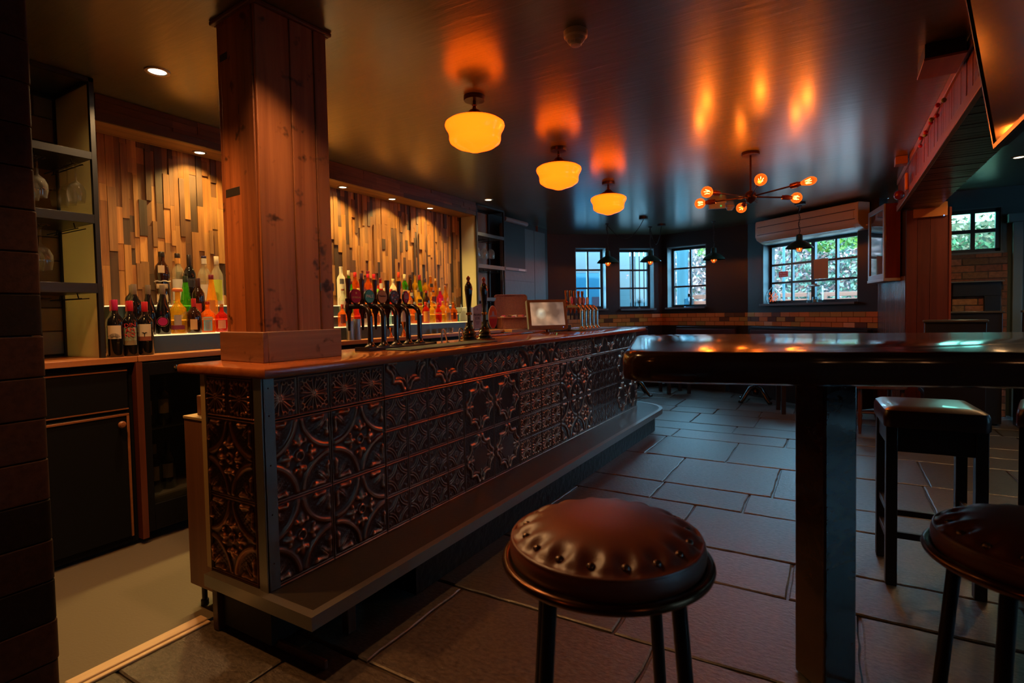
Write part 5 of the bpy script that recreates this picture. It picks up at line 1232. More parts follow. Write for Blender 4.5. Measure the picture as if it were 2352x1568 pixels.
# right-hand group: back, middle and front rows
rows = [
 ('B', 3.235, .332, .036, 'tall', WHITEG, (.03, (.6, .5, .4)), [(.55, .68, 'darksq', (.10, .09, .10), .5)], 'white bottle with a dark square label, back row beside the post'),
 ('B', 3.318, .305, .036, 'round', GREEN, (.16, (.62, .58, .45)), [], 'green bottle with a white cap, back row near the post'),
 ('B', 3.392, .292, .036, 'spirit', ORANGE, (.14, (.55, .02, .02)), [(.2, .5, 'orangearch', (.58, .20, .03), .7)], 'orange bottle with a red cap, back row near the post'),
 ('B', 3.466, .286, .036, 'spirit', AMBER, (.18, (.03, .01, .04)), [(.2, .5, 'orange', (.60, .26, .05), .7)], 'amber bottle with a dark violet cap, back row'),
 ('B', 3.545, .285, .036, 'spirit', ORANGE, (.12, (.55, .01, .03)), [(.2, .5, 'yellowlabel', (.62, .36, .05), .7)], 'orange bottle with a heart-shaped dark red stopper, back row'),
 ('B', 3.618, .287, .035, 'spirit', AMBER, (.14, (.60, .015, .03)), [(.2, .5, 'tanlabel', (.50, .30, .13), .7)], 'amber bottle with a scarlet neck, back row'),
 ('B', 3.700, .256, .035, 'spirit', RED, (.06, (.2, .03, .02)), [(.6, .8, 'white', (.62, .56, .46), .5)], 'red bottle with a white neck label, back row'),
 ('B', 3.868, .255, .040, 'spirit', CREAMG, (.14, (.6, .48, .25)), [(.45, .52, 'redlabel', (.45, .04, .02), .5), (.33, .40, 'orangearch', (.58, .20, .03), .5)], 'cream bottle with two small red bars, back row'),
 ('B', 3.948, .322, .036, 'spirit', AMBER, (.16, (.50, .04, .01)), [(.1, .5, 'orange', (.60, .26, .05), .8)], 'amber bottle with a red-orange neck, back row beside the cream bottle'),
 ('B', 4.030, .306, .037, 'spirit', GREEN, (.20, (.60, .50, .30)), [(.1, .5, *CRM, .8)], 'green bottle with a cream capsule, back row'),
 ('B', 4.112, .305, .036, 'cone', DKBROWN, (.10, (.03, .012, .01)), [(.3, .42, 'white', (.62, .56, .46), .5)], 'dark brown bottle with a plain neck, back row'),
 ('B', 4.185, .308, .034, 'spirit', YEL, (.03, (.10, .03, .02)), [(.1, .5, 'yellowlabel', (.62, .36, .05), .7)], 'pale yellow bottle with a thin dark cap, back row'),
 ('B', 4.255, .310, .036, 'cone', GREEN, (.18, (.22, .01, .02)), [(.2, .45, 'black', (.02, .02, .025), .6)], 'green bottle with a dark red capsule, back row'),
 ('B', 4.340, .278, .040, 'spirit', YEL, (.14, (.04, .02, .05)), [(.1, .5, 'yellowlabel', (.62, .36, .05), .7)], 'golden bottle with a navy cap, back row'),
 ('B', 4.428, .308, .037, 'spirit', AMBER, (.03, (.4, .2, .08)), [(.62, .74, 'black', (.02, .02, .025), .5), (.1, .45, 'tanlabel', (.50, .30, .13), .7)], 'amber bottle with a cork and black neck label, back row'),
 ('B', 4.512, .285, .037, 'round', HONEY, (.10, (.50, .24, .05)), [(.1, .3, 'redlabel', (.45, .04, .02), .6)], 'rounded honey bottle with a gold cap, end of the back row'),
 ('M', 4.446, .270, .036, 'spirit', ROSE, (.12, (.5, .3, .1)), [(.35, .62, 'hotpink', (.62, .01, .16), .8)], 'magenta bottle with a hot pink label, middle row'),
 ('M', 4.535, .295, .038, 'spirit', AMBER, (.03, (.35, .1, .04)), [(.08, .45, 'orange', (.60, .26, .05), .8)], 'tall amber bottle with an orange label, at the right end of the middle row'),
 ('M', 3.150, .225, .034, 'spirit', CLEAR, (.06, (.2, .05, .03)), [(.3, .55, 'offwhite', OFFW[1], .6)], 'clear bottle with a pale label, middle row beside the post'),
 ('M', 3.238, .292, .034, 'spirit', GREEN, (.08, (.12, .02, .03)), [(.30, .48, 'redlabel', (.45, .04, .02), .7), (.5, .62, 'white', (.62, .56, .46), .6)], 'green bottle with red and white labels, middle row'),
 ('M', 3.320, .236, .034, 'spirit', YEL, (.28, (.62, .42, .10)), [], 'golden bottle with a gold foil neck, middle row behind the red badge'),
 ('M', 3.402, .228, .034, 'spirit', AMBER, (.22, (.06, .01, .06)), [], 'amber bottle with a plum neck, middle row'),
 ('M', 3.478, .226, .033, 'spirit', ORANGE, (.08, (.5, .05, .02)), [(.3, .6, 'redlabel', (.45, .04, .02), .6)], 'orange bottle with a red label, middle row'),
 ('M', 3.552, .236, .033, 'spirit', YEL, (.30, (.20, .55, .03)), [], 'yellow bottle with a bright green neck, middle row behind the teal badge'),
 ('M', 3.640, .246, .036, 'spirit', WHITEG, (.10, (.6, .55, .42)), [], 'plain white bottle, middle row behind the tan badge'),
 ('M', 3.722, .240, .034, 'spirit', RED, (.08, (.4, .03, .03)), [], 'plain red bottle, middle row behind the tan badge'),
 ('M', 3.965, .230, .035, 'spirit', ORANGE, (.10, (.5, .2, .05)), [(.2, .6, 'orange', (.60, .26, .05), .8)], 'orange bottle with an orange label, middle row behind the magenta badge'),
 ('M', 4.110, .238, .036, 'spirit', YEL, (.06, (.05, .03, .03)), [(.50, .62, 'black', (.02, .02, .025), .6), (.36, .46, 'redlabel', (.45, .04, .02), .6)], 'yellow bottle with black and red bands, middle row'),
 ('M', 4.222, .236, .035, 'spirit', DKBROWN, (.10, (.3, .02, .02)), [(.2, .5, 'greyrose', (.40, .30, .26), .4)], 'dark bottle with a pale stripe label, middle row'),
 ('M', 4.332, .240, .035, 'spirit', HONEY, (.06, (.06, .02, .02)), [(.45, .75, 'maroon', (.10, .01, .015), .7)], 'honey bottle with a maroon label, middle row'),
 ('F', 3.045, .180, .036, 'squat', ORANGE, (.2, (.4, .05, .02)), [(.15, .55, 'maroon', (.10, .01, .015), .6)], 'short orange bottle with a dark round label, front row beside the post'),
 ('F', 3.125, .175, .034, 'squat', AMBER, (.2, (.6, .1, .03)), [(.1, .35, 'orange', (.60, .26, .05), .8)], 'short amber bottle with a red base band, front row'),
 ('F', 3.205, .205, .034, 'tall', RED, (.3, (.62, .52, .30)), [], 'crimson bottle with a pale neck, front row'),
 ('F', 3.278, .205, .030, 'tall', WHITEG, (.15, (.1, .08, .08)), [(.3, .5, 'black', (.02, .02, .025), .5)], 'slim white bottle with black marks, front row'),
 ('F', 3.345, .190, .030, 'spirit', YEL, (.2, (.5, .35, .1)), [], 'small plain yellow bottle, front row'),
 ('F', 3.415, .180, .033, 'squat', ORANGE, (.12, (.5, .1, .02)), [(.1, .5, 'orangearch', (.58, .20, .03), .8)], 'short orange bottle with an orange label, front row'),
 ('F', 3.490, .190, .033, 'spirit', CLEAR, (.15, (.55, .5, .4)), [(.1, .42, 'offwhite', OFFW[1], .8)], 'clear bottle with an off-white label, front row'),
 ('F', 3.565, .205, .032, 'tall', gl('paleblue', (.45, .75, .85)), (.15, (.5, .55, .55)), [], 'pale blue bottle, front row behind the tan badge'),
 ('F', 3.745, .190, .033, 'tall', BLKGL, (.2, (.1, .05, .06)), [(.12, .62, 'greyplum', (.28, .20, .22), .8)], 'dark bottle with a grey label, front row'),
 ('F', 3.820, .170, .033, 'squat', YEL, (.2, (.3, .03, .02)), [(.15, .35, 'redlabel', (.45, .04, .02), .8)], 'short yellow bottle with a red base band, front row'),
 ('F', 3.925, .205, .044, 'squat', ORANGE, (.12, (.3, .3, .3)), [(.15, .5, 'greyblue', (.12, .14, .18), .35)], 'broad orange bottle with a grey-blue round label, front row'),
 ('F', 4.085, .205, .040, 'spirit', RED, (.16, (.5, .04, .02)), [(.06, .55, 'orange', (.60, .26, .05), 1.0)], 'deep red bottle with a wide orange label, front row'),
 ('F', 4.180, .215, .040, 'squat', YEL, (.05, (.45, .25, .08)), [], 'clear-shouldered golden flagon with a loop handle, front row'),
 ('F', 4.275, .200, .038, 'squat', RED, (.12, (.45, .08, .03)), [(.45, .5, 'orange', (.60, .26, .05), 1.0)], 'garnet red bottle, front row'),
 ('F', 4.355, .215, .034, 'tall', YEL, (.06, (.4, .3, .08)), [], 'slim plain yellow bottle, front row'),
 ('F', 4.430, .195, .034, 'spirit', HONEY, (.15, (.5, .2, .05)), [(.1, .5, 'greyrose', (.40, .30, .26), .8)], 'honey bottle with a dusty pink label, front row'),
 ('F', 4.525, .205, .046, 'squat', ORANGE, (.06, (.5, .25, .06)), [(.15, .48, 'maroon', (.10, .01, .015), .4)], 'square-shouldered orange bottle with a dark label, end of the front row'),
]
PX = dict(B=(XBk, ZK), M=(XM, ZM), F=(XF, ZF))
for r_, y, h, rad, shp, mat, cap, lbs, lab in rows:
    x, z = PX[r_]
    t = bottle(lab, x, y, z, h, min(rad, .036), shp, mat, cap, lbs, group=SR, e=(7 if 'square-shouldered' in lab else None))
    if 'heart-shaped' in lab: obj('heart_stopper', MB().prism([(0, -.02), (.016, -.002), (.016, .008), (.009, .013), (0, .007), (-.009, .013), (-.016, .008), (-.016, -.002)], -.005, .005, None, T(0, 0, h+.016) @ FACE_PX), P('heart_red', (.2, .01, .03), .3), t, bevel=.002)
    if 'flagon' in lab: obj('loop_handle', MB().tube([(.01, .010, h*.95), (.01, .030, h*.93), (.01, .040, h*.82), (.01, .036, h*.66)], .004, 8), CLEAR, t)
GG = glass('coupe_glass', (.95, .98, .9), .0, 1.35)
for k, (x, y, lab) in enumerate(((XF, 4.620, 'green-stemmed clear wine glass at the end of the riser, nearest the bottles'), (XM, 4.650, 'green-stemmed clear wine glass in the second row at the end of the riser'))):
    t = thing('stemmed_glass', lab, 'glass', (x, y, PX['F' if k == 0 else 'M'][1]), 0, 'green-stemmed glasses')
    obj('bowl', MB().lathe([(.004, .078), (.008, .085), (.026, .100), (.034, .125), (.035, .150), (.030, .185), (.0285, .185), (.0335, .150), (.0325, .126), (.024, .102), (0, .09)], 20), GG, t)
    obj('stem', MB().lathe([(0, 0), (.033, .0005), (.033, .0025), (.006, .006), (.0036, .012), (.0034, .078), (0, .079)], 18), gl('greenstem', (.25, .75, .1)), t)
t = bottle('tall slim clear decanter with a narrow neck at the far end of the riser', XBk+.0, 4.620, ZK, .30, .036, 'round', CLEAR, (.06, (.12, .05, .04)), name='decanter', cat='decanter')
# bottles inside the fridge
for k, (y, zb_, mat, lb) in enumerate(((1.545, .608, BLKGL, (.45, .30, .12)), (1.635, .608, BLKGL, (.50, .42, .22)), (1.57, .232, BLKGL, (.50, .40, .16)), (1.645, .232, DKGREEN, (.30, .26, .20)))):
    bottle(('dark bottle with a tan label on the upper shelf of the fridge, left', 'dark bottle with a cream label on the upper shelf of the fridge, right', 'dark bottle with a yellow label on the lower shelf of the fridge, left', 'dark green bottle on the lower shelf of the fridge, right')[k], -3.33, y, zb_, .27, .035, 'bordeaux', mat, (.2, (.35, .28, .1) if k == 2 else (.02, .02, .02)), [(.25, .55, 'fridge%d' % k, lb, .8)], group='bottles in the fridge')

# ================================================================== FAR END OF THE SERVERY
SLATE = P('slate_grey_panel', (.085, .105, .11), .5, bump=.25, bscale=18)
sp = struct(box('trim_3', (-3.60, -3.565, 5.78, 6.95, 0.0, 2.33), SLATE))
obj('panel_seam', MB().box(-3.566, -3.563, 6.62, 6.63, 0, 2.33).box(-3.566, -3.564, 5.8, 6.6, 1.62, 1.624), P('seam_dark', (.02, .025, .028), .6), sp)
rb = thing('roller_blind', 'half-lowered black roller blind with a pale bottom rail on the slate wall', 'blind', (-3.56, 5.80, 1.76))
obj('cloth', MB().box(.006, .020, 0, .52, .02, .60), P('blind_black', (.012, .012, .013), .6), rb); obj('bottom_rail', MB().box(0, .028, 0, .54, -.012, .022), P('rail_grey', (.25, .26, .27), .35), rb, bevel=.003)
obj('roller', MB().tube([(.03, -.01, .62), (.03, .55, .62)], .03, 14), P('rail_grey', (.25, .26, .27), .35), rb)
obj('rail_tab', MB().box(.028, .030, .33, .50, -.008, .016), P('tab_white', (.6, .6, .6), .4), rb)

# ================================================================== SILL PIECES AND NOTICES
def on(wall, u, y, z): return wall.matrix_basis @ Vector((u, y, z))
p = on(w3, .425, .035, 1.263)
bt_ = thing('glass_bottle_lamp', 'round-bellied clear glass bottle full of amber sparkle on the left of the wide sill', 'bottle', p)
obj('glass', MB().lathe([(.05, 0), (.085, .015), (.100, .06), (.098, .12), (.085, .165), (.055, .20), (.030, .215), (.028, .235), (.022, .235), (.022, .215), (.05, .193), (.08, .158), (.093, .12), (.095, .06), (.08, .02), (0, .012)], 30), glass('belly_glass', (.9, .92, .92), 0, 1.2), bt_)
mb = MB()
for k in range(46):
    a = k*2.399; z = .03+.0030*k; q = .062*math.sqrt(((k*37) % 46)/46.0); mb.sphere((q*math.cos(a), q*math.sin(a), z), .0065, 6, 4)
obj('copper_beads', mb, emit('amber_beads', (1.0, .13, .015), .9), bt_)
p = on(w3, 1.09, .045, 1.263)
cl = thing('glass_cloche', 'clear glass cloche with a brown wooden lid on the wide window sill', 'cloche', p)
obj('glass', MB().lathe([(.098, 0), (.100, .01), (.100, .20), (.092, .215), (.088, .212), (.096, .20), (.096, .01), (.098, 0)], 30), pane_mat('cloche_glass', (.90, .94, .95), .2), cl)
obj('lid', MB().lathe([(0, .213), (.085, .213), (.088, .222), (.06, .23), (.03, .235), (.028, .25), (0, .252)], 24), wood('cloche_lid', (.12, .05, .02), (.2, .09, .04), 'x', 1, .5), cl)
p = on(w3, 1.10, .035, 1.263)
cd_ = thing('candle_glass', 'small frosted candle glass standing under the cloche', 'candle holder', p)
obj('glass', MB().lathe([(.034, 0), (.036, .004), (.036, .075), (.032, .075), (.032, .008), (0, .008)], 20), pane_mat('candle_frost', (.75, .80, .80), .3, .2), cd_); obj('wax', MB().lathe([(0, .009), (.031, .009), (.031, .045), (0, .045)], 18), P('wax', (.6, .55, .5), .5), cd_)
p = on(w2, .45, .06, 1.243)
dc = thing('square_decanter', 'square blue-tinted glass decanter with a dark stopper on the third window sill', 'decanter', p, w2.rotation_euler.z)
obj('glass', MB().prism(rrect(-.075, .075, -.04, .04, .02), 0, .145), pane_mat('decanter_glass', (.55, .75, .85), .3), dc, bevel=.012, seg=3); obj('neck', MB().lathe([(.02, .145), (.018, .165)], 14), pane_mat('decanter_glass', (.55, .75, .85), .3), dc); obj('stopper', MB().lathe([(.017, .165), (.022, .17), (.022, .215), (0, .218)], 12), P('dark_stopper', (.04, .02, .015), .4), dc)
p = on(w1, 1.915, .055, 1.233)
sb = thing('starburst_ornament', 'dark spiky metal starburst ornament on the second window sill', 'ornament', p)
obj('stand', MB().lathe([(.03, 0), (.03, .006), (.005, .01), (.005, .10)], 12), BLACKSTEEL, sb); mb = MB()
for k in range(60):
    z_ = 1-2*(k+.5)/60; a = k*2.39996; q = math.sqrt(1-z_*z_); d_ = Vector((q*math.cos(a), q*math.sin(a)*.55, z_)); c_ = Vector((0, 0, .11)); mb.tube([c_, c_+d_*.10], [.0018, .0008], 5)
obj('spikes', mb, BLACKSTEEL, sb); obj('core', MB().sphere((0, 0, .11), .014, 12, 8), BLACKSTEEL, sb)
def panel_on(name, lab, cat, wall, u0, u1, z0, z1, y, mat):
    c = on(wall, (u0+u1)/2, y, z0); t = thing(name, lab, cat, c, wall.rotation_euler.z)
    obj('sheet', MB().box(-(u1-u0)/2, (u1-u0)/2, -.002, .002, 0, z1-z0), mat, t, smooth=False); return t
sg = panel_on('window_sign', 'small red sign with white words stuck inside the left pane of the wide window', 'sign', w3, .445, .600, 1.635, 1.715, .125, P('sign_red', (.55, .02, .04), .4))
ms = RX(PI/2)
text('lettering', 'Bar Open', .030, WHITEP, sg, T(0, -.0025, .055) @ ms, .0003); text('lettering', 'to Guests', .030, WHITEP, sg, T(0, -.0025, .022) @ ms, .0003)
pn = panel_on('paper_notice', 'blank-looking brown paper notice fixed inside a pane of the wide window', 'notice', w3, 1.005, 1.215, 1.575, 1.835, .122, P('brown_paper', (.30, .20, .10), .7))

# ================================================================== OUTSIDE
GR = struct(box('ground', (-9, 9, 9.42, 22, .2, .6), P('paving_outside', (.13, .125, .12), .8, bump=.3, bscale=6)))
struct(box('ground', (-9, -3.75, 8.75, 9.42, .2, .6), MC['paving_outside']))
LEAF = attrmat('leaf_mix', rough=.6)
def foliage(n, x, y, z, size, cols, seed):
    r = random.Random(seed); mb = MB()
    for k in range(n):
        c = Vector((r.uniform(*x), r.uniform(*y), r.uniform(*z))); s_ = r.uniform(*size)
        a = Vector((r.gauss(0, 1), r.gauss(0, .5), r.gauss(0, 1))).normalized(); b = a.cross(Vector((r.gauss(0, .5), 1, r.gauss(0, .5)))).normalized()
        col = r.choice(cols); t = r.uniform(.7, 1.3)
        mb.add([c-a*s_, c+b*s_*.45, c+a*s_, c-b*s_*.45], [(0, 1, 2, 3)], tuple(q*t for q in col))
    return mb
PK = [(.20, .135, .13)]*6+[(.15, .10, .09)]*2+[(.025, .055, .03)]*2+[(.045, .075, .04)]*1+[(.13, .065, .05)]
hd = thing('blossom_hedge', 'tall pale-blossomed hedge with patches of green beyond the wide window', 'hedge', (0, 13.2, .6))
obj('body', MB().box(-3.3, 4.5, .12, .7, 0, 2.15, (.10, .07, .065)), LEAF, hd)
obj('blossom', foliage(10500, (-3.4, 4.5), (-.12, .2), (0, 2.25), (.02, .07), PK, 3), LEAF, hd, smooth=False)
obj('green_patches', foliage(1800, (-1.0, 3.5), (-.2, -.05), (.3, 1.9), (.03, .08), [(.025, .06, .035), (.04, .075, .045)], 5), LEAF, hd, smooth=False)
vn = thing('green_vine', 'bright green vine leaves hanging over the top of the wide window outside', 'vine', (0, 9.0, 2.0))
obj('leaves', foliage(520, (-.33, .75), (-.25, .45), (.02, .34), (.03, .06), [(.05, .14, .01), (.08, .19, .012), (.035, .1, .01)], 8), LEAF, vn, smooth=False); obj('stem', MB().tube([(-.6, .3, .36), (0, .2, .33), (.8, .1, .36)], .012, 8), P('vine_stem', (.08, .05, .03), .8), vn)
v2_ = thing('green_vine', 'sprig of green vine leaves at the top right of the third window outside', 'vine', (-2.0, 10.2, 2.1))
obj('leaves', foliage(110, (-.12, .26), (-.1, .1), (.08, .22), (.02, .04), [(.05, .14, .01), (.08, .19, .012)], 9), LEAF, v2_, smooth=False); obj('stem', MB().tube([(-.3, .0, .2), (.3, .05, .26), (.35, -.6, .30), (.38, -1.06, .32)], .008, 6), P('vine_stem', (.08, .05, .03), .8), v2_)
bp_ = thing('blue_post', 'thick blue-painted post outside the third window', 'post', (-2.585, 11.0, .6))
obj('shaft', MB().lathe([(.11, 0), (.11, 1.70), (.13, 1.74), (.13, 1.80), (.08, 1.95), (.05, 2.2), (0, 2.3)], 26), P('post_blue', (.015, .065, .085), .5), bp_)
lamp_p = thing('thin_post', 'thin blue-grey lamp post outside the left panes of the wide window', 'post', (-.775, 10.95, .6)); obj('shaft', MB().tube([(0, 0, 0), (0, 0, 2.4)], .022, 10), P('post_blue', (.015, .065, .085), .5), lamp_p); obj('lantern', MB().lathe([(.05, 2.05), (.09, 2.1), (.09, 2.3), (.02, 2.4)], 12, None, T(-.32, 0, -.15)), BLACKSTEEL, lamp_p); obj('arm', MB().tube([(0, 0, 2.2), (-.2, 0, 2.3), (-.32, 0, 2.25)], .012, 8), BLACKSTEEL, lamp_p)
BW = wood('bench_slat_wood', (.08, .03, .016), (.14, .055, .03), 'x', .6, .6)
def garden_bench(lab, x, y, w):
    t = thing('garden_bench', lab, 'bench', (x, y, .6), 0, 'slatted garden benches outside')
    for k in range(3): obj('back_slat', MB().box(0, w, .22+.02*k, .25+.02*k, .56+.12*k, .64+.12*k), BW, t, bevel=.005)
    for k in range(4): obj('seat_slat', MB().box(0, w, -.20+.10*k, -.12+.10*k, .42, .445), BW, t, bevel=.004)
    for u in (.06, w-.06): obj('leg', MB().box(u-.03, u+.03, -.2, -.14, 0, .42), BW, t); obj('leg', MB().box(u-.03, u+.03, .17, .23, 0, .86), BW, t)
    return t
garden_bench('slatted wooden garden bench outside the left half of the wide window', -1.45, 11.4, 1.15)
garden_bench('slatted wooden garden bench outside the right half of the wide window', -.20, 11.7, .95)
garden_bench('slatted wooden garden bench outside the third window, right of the blue post', -2.42, 10.6, .62)
FEN = P('pale_blue_slats', (.06, .10, .115), .6)
dS = (B-A).normalized(); nS = Vector((-dS.y, dS.x))
q = A+dS*2.22+nS*1.32
fe = thing('slat_fence', 'pale blue fence of upright slats with dark gaps outside the second window', 'fence', (q.x, q.y, .4), math.atan2(dS.y, dS.x))
for k in range(9): obj('slat', MB().box(.092*k, .092*k+.068, 0, .02, 0, 2.2), FEN, fe)
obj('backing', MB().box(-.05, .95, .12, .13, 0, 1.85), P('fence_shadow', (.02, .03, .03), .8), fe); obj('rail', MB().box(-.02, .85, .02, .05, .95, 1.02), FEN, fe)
q = A+dS*1.85+nS*1.1
cb = thing('menu_board', 'pale blue-grey board leaning outside the left of the second window', 'board', (q.x, q.y, .6), math.atan2(dS.y, dS.x))
obj('panel', MB().box(0, .345, 0, .02, 0, 1.95), P('board_blue_grey', (.05, .085, .095), .6), cb)
q = A+dS*.95+nS*.95
bb = thing('blue_banner', 'bright blue banner printed with a dark wine glass outside the first window', 'banner', (q.x, q.y, .6), math.atan2(dS.y, dS.x))
obj('cloth', MB().box(0, .85, 0, .01, 0, 1.75), P('banner_blue', (.006, .085, .14), .6), bb)
gl_ = [(-.11, .24), (.11, .24), (.105, .10), (.07, .02), (.012, -.02), (.012, -.16), (.07, -.19), (-.07, -.19), (-.012, -.16), (-.012, -.02), (-.07, .02), (-.105, .10)]
obj('glass_print', MB().prism(gl_, 0, .004, None, T(.56, -.003, .62) @ RX(PI/2)), P('print_wine', (.03, .008, .02), .6), bb, smooth=False); obj('pale_band', MB().box(0, .85, -.004, 0, 1.30, 1.75), P('banner_pale', (.045, .085, .10), .6), bb)
struct(box('ground_wall', (6.3, 6.6, -1.5, 9.0, 0, 2.5), P('sky_block_render', (.36, .38, .39), .8))); struct(box('ground', (4.9, 6.3, -1.5, 9.0, -.1, .0), P('bounce_floor', (.55, .56, .56), .8)))  # unseen wall added to block sky; pale floor added to bounce light up
wing = struct(box('ground_wall', (-6.5, -4.6, 10.5, 12.5, .2, 3.2), P('white_render', (.08, .09, .095), .8)))

# ================================================================== RIGHT-HAND SIDE
BRK = attrmat('old_brick', rough=.75, bump=.6, bscale=30, mottled=.35)
mb = MB(); br = [(.16, .055, .025), (.20, .07, .03), (.12, .045, .022), (.24, .10, .045)]
def bricks(mb, x0, x1, z0, z1, y):
    z = z0; j = 0
    mb.box(x0, x1, y+.004, y+.03, z0, z1, (.07, .04, .025))
    while z < z1-.01:
        x = x0-(.11 if j % 2 else 0)
        while x < x1:
            a, b = max(x, x0), min(x+.215, x1)
            if b-a > .02: mb.box(a+.004, b-.004, y-rng.uniform(0, .006), y+.01, z+.004, min(z+.07, z1)-.003, tuple(k*rng.uniform(.8, 1.2) for k in rng.choice(br)))
            x += .22
        z += .074; j += 1
cbk = struct(box('trim_4', (.98, 1.575, 7.585, 7.675, 0, 1.745), P('breast_core', (.05, .025, .015), .8)))
bricks(mb, .98, 1.575, 0.0, 1.745, 7.575); obj('brick_facing', mb, BRK, cbk, smooth=False)
fs_ = thing('fire_surround', 'black fire surround with a brick back set in the brick chimney breast', 'fireplace', (1.11, 7.56, 0))
obj('surround', MB().box(0, .40, -.06, 0, 1.29, 1.44).box(.265, .40, -.06, 0, 0, 1.29), P('surround_black', (.008, .008, .008), .35), fs_, bevel=.004); obj('mantel_shelf', MB().box(-.02, .42, -.10, 0, 1.44, 1.452), P('shelf_edge', (.12, .13, .13), .35), fs_)
mb = MB(); bricks(mb, 0, .265, .9, 1.29, -.025); obj('inner_brick', mb, BRK, fs_, smooth=False)
def settle(lab, x, y, w, h, rz=0):
    t = thing('dark_settle', lab, 'settle', (x, y, 0), rz, 'dark high-backed settles by the right-hand post')
    obj('back', MB().box(0, w, 0, .05, .02, h), P('settle_black', (.010, .009, .009), .35), t, bevel=.006); obj('top_rail', MB().box(-.01, w+.01, -.015, .065, h, h+.022), P('settle_rail', (.05, .05, .05), .22), t, bevel=.005)
    obj('seat', MB().box(0, w, .05, .42, .40, .45), P('settle_black', (.010, .009, .009), .35), t, bevel=.008); obj('base', MB().box(.02, w-.02, .05, .40, 0, .40), P('settle_black', (.010, .009, .009), .35), t)
    for u in (0, w-.04): obj('end_panel', MB().box(u, u+.04, .05, .44, .45, .72), P('settle_black', (.010, .009, .009), .35), t, bevel=.006)
    return t
settle('black high-backed settle standing in front of the dark red post', .69, 5.95, .42, 1.055)
settle('black high-backed settle in front of the brick fireplace', 1.00, 6.98, .42, 1.115)
settle('black high-backed settle at the right edge beside the doorway', 1.52, 6.75, .7, 1.12)
dr_ = struct(obj('door_1', MB().box(1.62, 1.70, 7.60, 7.68, 0, 2.06).box(2.5, 2.58, 7.60, 7.68, 0, 2.06).box(1.58, 2.62, 7.585, 7.68, 2.06, 2.15), P('door_frame_teal', (.10, .15, .155), .4), bevel=.005))
obj('door_leaf', MB().box(1.70, 2.5, 7.655, 7.675, 0, 2.06), P('door_dark', (.02, .035, .035), .45), dr_)
# display case on the panelled spur wall
dc_ = thing('display_case', 'dark red display case with a pale-framed glass front on the panelled wall', 'display case', tuple(on(spur, .24, -.015, 1.49)), spur.rotation_euler.z)
CASE = wood('case_red_varnish', (.10, .012, .008), (.17, .028, .014), 'z', .6, .18)
obj('case', MB().box(0, .62, -.13, 0, 0, .76), CASE, dc_, bevel=.004); obj('frame', MB().box(0, .62, -.145, -.131, 0, .05).box(0, .62, -.145, -.131, .71, .76).box(0, .05, -.145, -.131, .05, .71).box(.57, .62, -.145, -.131, .05, .71), P('case_pale_frame', (.30, .32, .32), .4), dc_, bevel=.003)
obj('glass_front', MB().box(.05, .57, -.1345, -.1315, .05, .71), P('case_dark_glass', (.02, .025, .03), .05), dc_, smooth=False); obj('base_lip', MB().box(-.01, .63, -.15, 0, -.03, 0), P('case_lip', (.35, .36, .36), .4), dc_, bevel=.003)
np_ = thing('notice_plate', 'pale orange blank wooden plate near the top of the dark red post', 'plate', (.667, 6.583, 2.055)); obj('plate', MB().box(0, .262, -.018, 0, 0, .135), P('plate_wood', (.40, .15, .03), .45), np_, bevel=.003); obj('blue_light', MB().sphere((.235, -.018, .004), .006, 8, 4), emit('blue_led', (.2, .4, 1.0), 2.0), np_)
# television on the beam
tv = thing('television', 'flat television tilted down from the beam in the top right corner', 'television', (.475, 1.34, 1.745)); Mt = RY(R(-8.5))
obj('housing', MB().box(0, .035, 0, 1.12, 0, .64, None, Mt), P('tv_black', (.012, .012, .012), .3), tv, bevel=.004)
obj('screen', MB().box(-.001, .0, .012, 1.108, .016, .628, None, Mt), P('tv_screen', (.015, .012, .012), .08), tv, smooth=False)
obj('bezel', MB().box(-.006, .0, 0, 1.12, 0, .014, None, Mt).box(-.006, .0, 1.108, 1.12, .014, .628, None, Mt).box(-.006, 0, 0, .012, .014, .628, None, Mt).box(-.006, 0, 0, 1.12, .628, .64, None, Mt), P('tv_bezel', (.03, .02, .016), .25), tv)
obj('bracket', MB().box(.02, .085, .5, .62, .40, .52), BLACKSTEEL, tv)
bx = thing('ceiling_box', 'small dark box with a wooden lower edge under the ceiling, left of the beam', 'ceiling box', (.37, 3.26, 2.37)); obj('casing', MB().box(0, .155, 0, .25, .012, .079), BLACK, bx); obj('lower_edge', MB().box(-.004, .157, -.006, .25, 0, .012), TRIMW, bx, bevel=.002)
bx = thing('ceiling_box', 'small orange-lit box under the ceiling at the far end of the beam', 'ceiling box', (.44, 5.55, 2.385)); obj('casing', MB().box(0, .085, 0, .12, .0, .064), P('box_tan', (.3, .12, .04), .4), bx, bevel=.003)
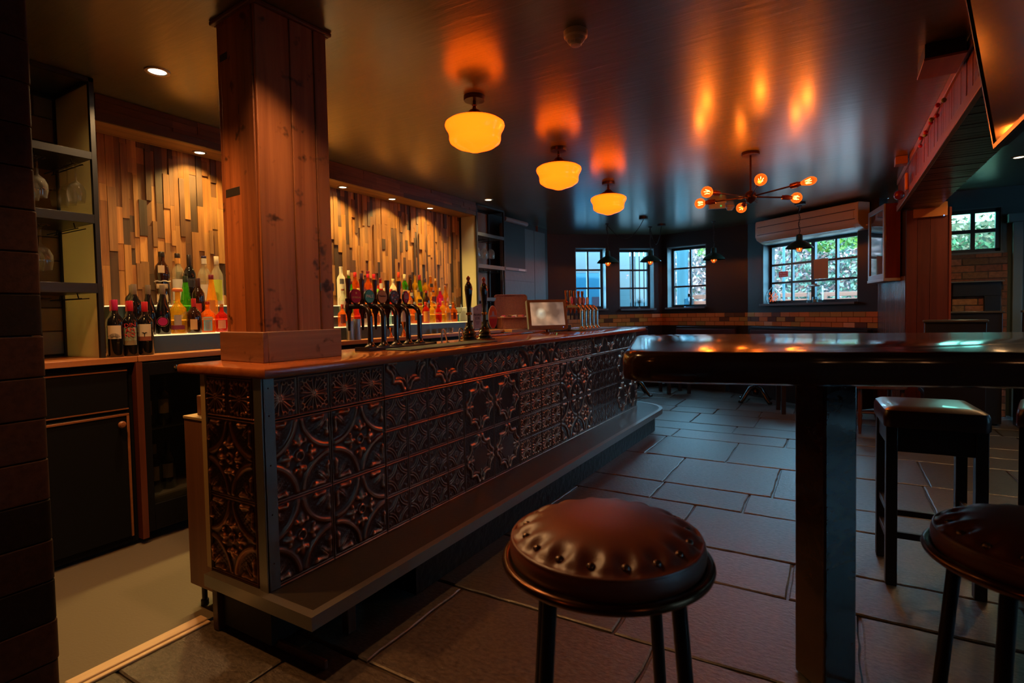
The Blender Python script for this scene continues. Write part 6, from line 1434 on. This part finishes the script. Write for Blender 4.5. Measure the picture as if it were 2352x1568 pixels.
wl_ = thing('wall_light', 'small amber wall light with a red glass bowl at the far end of the beam', 'wall light', (.52, 5.60, 2.17)); obj('backplate', MB().box(-.012, .012, -.03, .03, .0, .14), P('amber_plate', (.55, .2, .04), .35), wl_, bevel=.008); obj('bowl', MB().sphere((-.05, 0, -.035), .04, 14, 8), P('red_glass_bowl', (.12, .005, .006), .1, coat=.5), wl_)
gd = thing('bead_garland', 'short string of pink and green beads caught on the beam top edge', 'garland', (.53, 3.9, 2.36))
for k in range(9): obj('bead', MB().sphere((.0-.012*(k % 2), .12*k, .015*math.sin(k*2.1)), .014, 8, 5), P('bead_pink', (.5, .01, .07), .35) if k % 3 else P('bead_green', (.2, .3, .03), .35), gd)
obj('cord', MB().tube([(0, .12*k, .015*math.sin(k*2.1)) for k in range(9)], .002, 5), BLACK, gd)
# cable loop at the far end of the soffit
tag(obj('hanging_cable', MB().tube([(.90, 5.7, 2.44)]+[(.90+.05*math.sin(q), 5.7+.02*q, 2.36-.07*math.cos(q-PI)) for q in [PI*2*k/14 for k in range(1, 12)]], .005, 6), BLACK), 'loop of black cable hanging under the ceiling right of the beam', 'cable')
for k, (x, y, lab) in enumerate(((1.35, 6.2, 'round recessed downlight in the right-hand ceiling, farther one'), (1.30, 4.9, 'round recessed downlight in the right-hand ceiling, nearer one'))):
    spot_fit('ceiling_downlight', lab, (x, y, ZC), 45, (1.0, .55, .22), 'downlights right of the beam', 2.7, r=.05)
# unseen pendant lamps added behind the camera for extra warm light
def added_lamp(lab, loc, energy, col):
    t = thing('added_bulb_pendant', lab, 'pendant lamp', loc, 0, 'added lamps behind the camera')
    obj('bulb', MB().lathe([(0, -.05), (.03, -.03), (.04, 0), (.03, .03), (.015, .06), (.015, .09), (0, .09)], 16), BULB, t); obj('flex', MB().tube([(0, 0, .09), (0, 0, ZC-loc[2])], .004, 6), BLACK, t)
    light('bulb_light', 'POINT', (0, 0, -.09), energy, col, parent=t, shadow_soft_size=.05)
added_lamp('unseen bulb pendant added for warm light behind the camera, towards the servery', (-1.25, -1.0, 2.0), 3, (1.0, .26, .05))
added_lamp('unseen bulb pendant added for warm light behind and right of the camera', (1.9, -.6, 2.0), 2.5, (1.0, .42, .16))
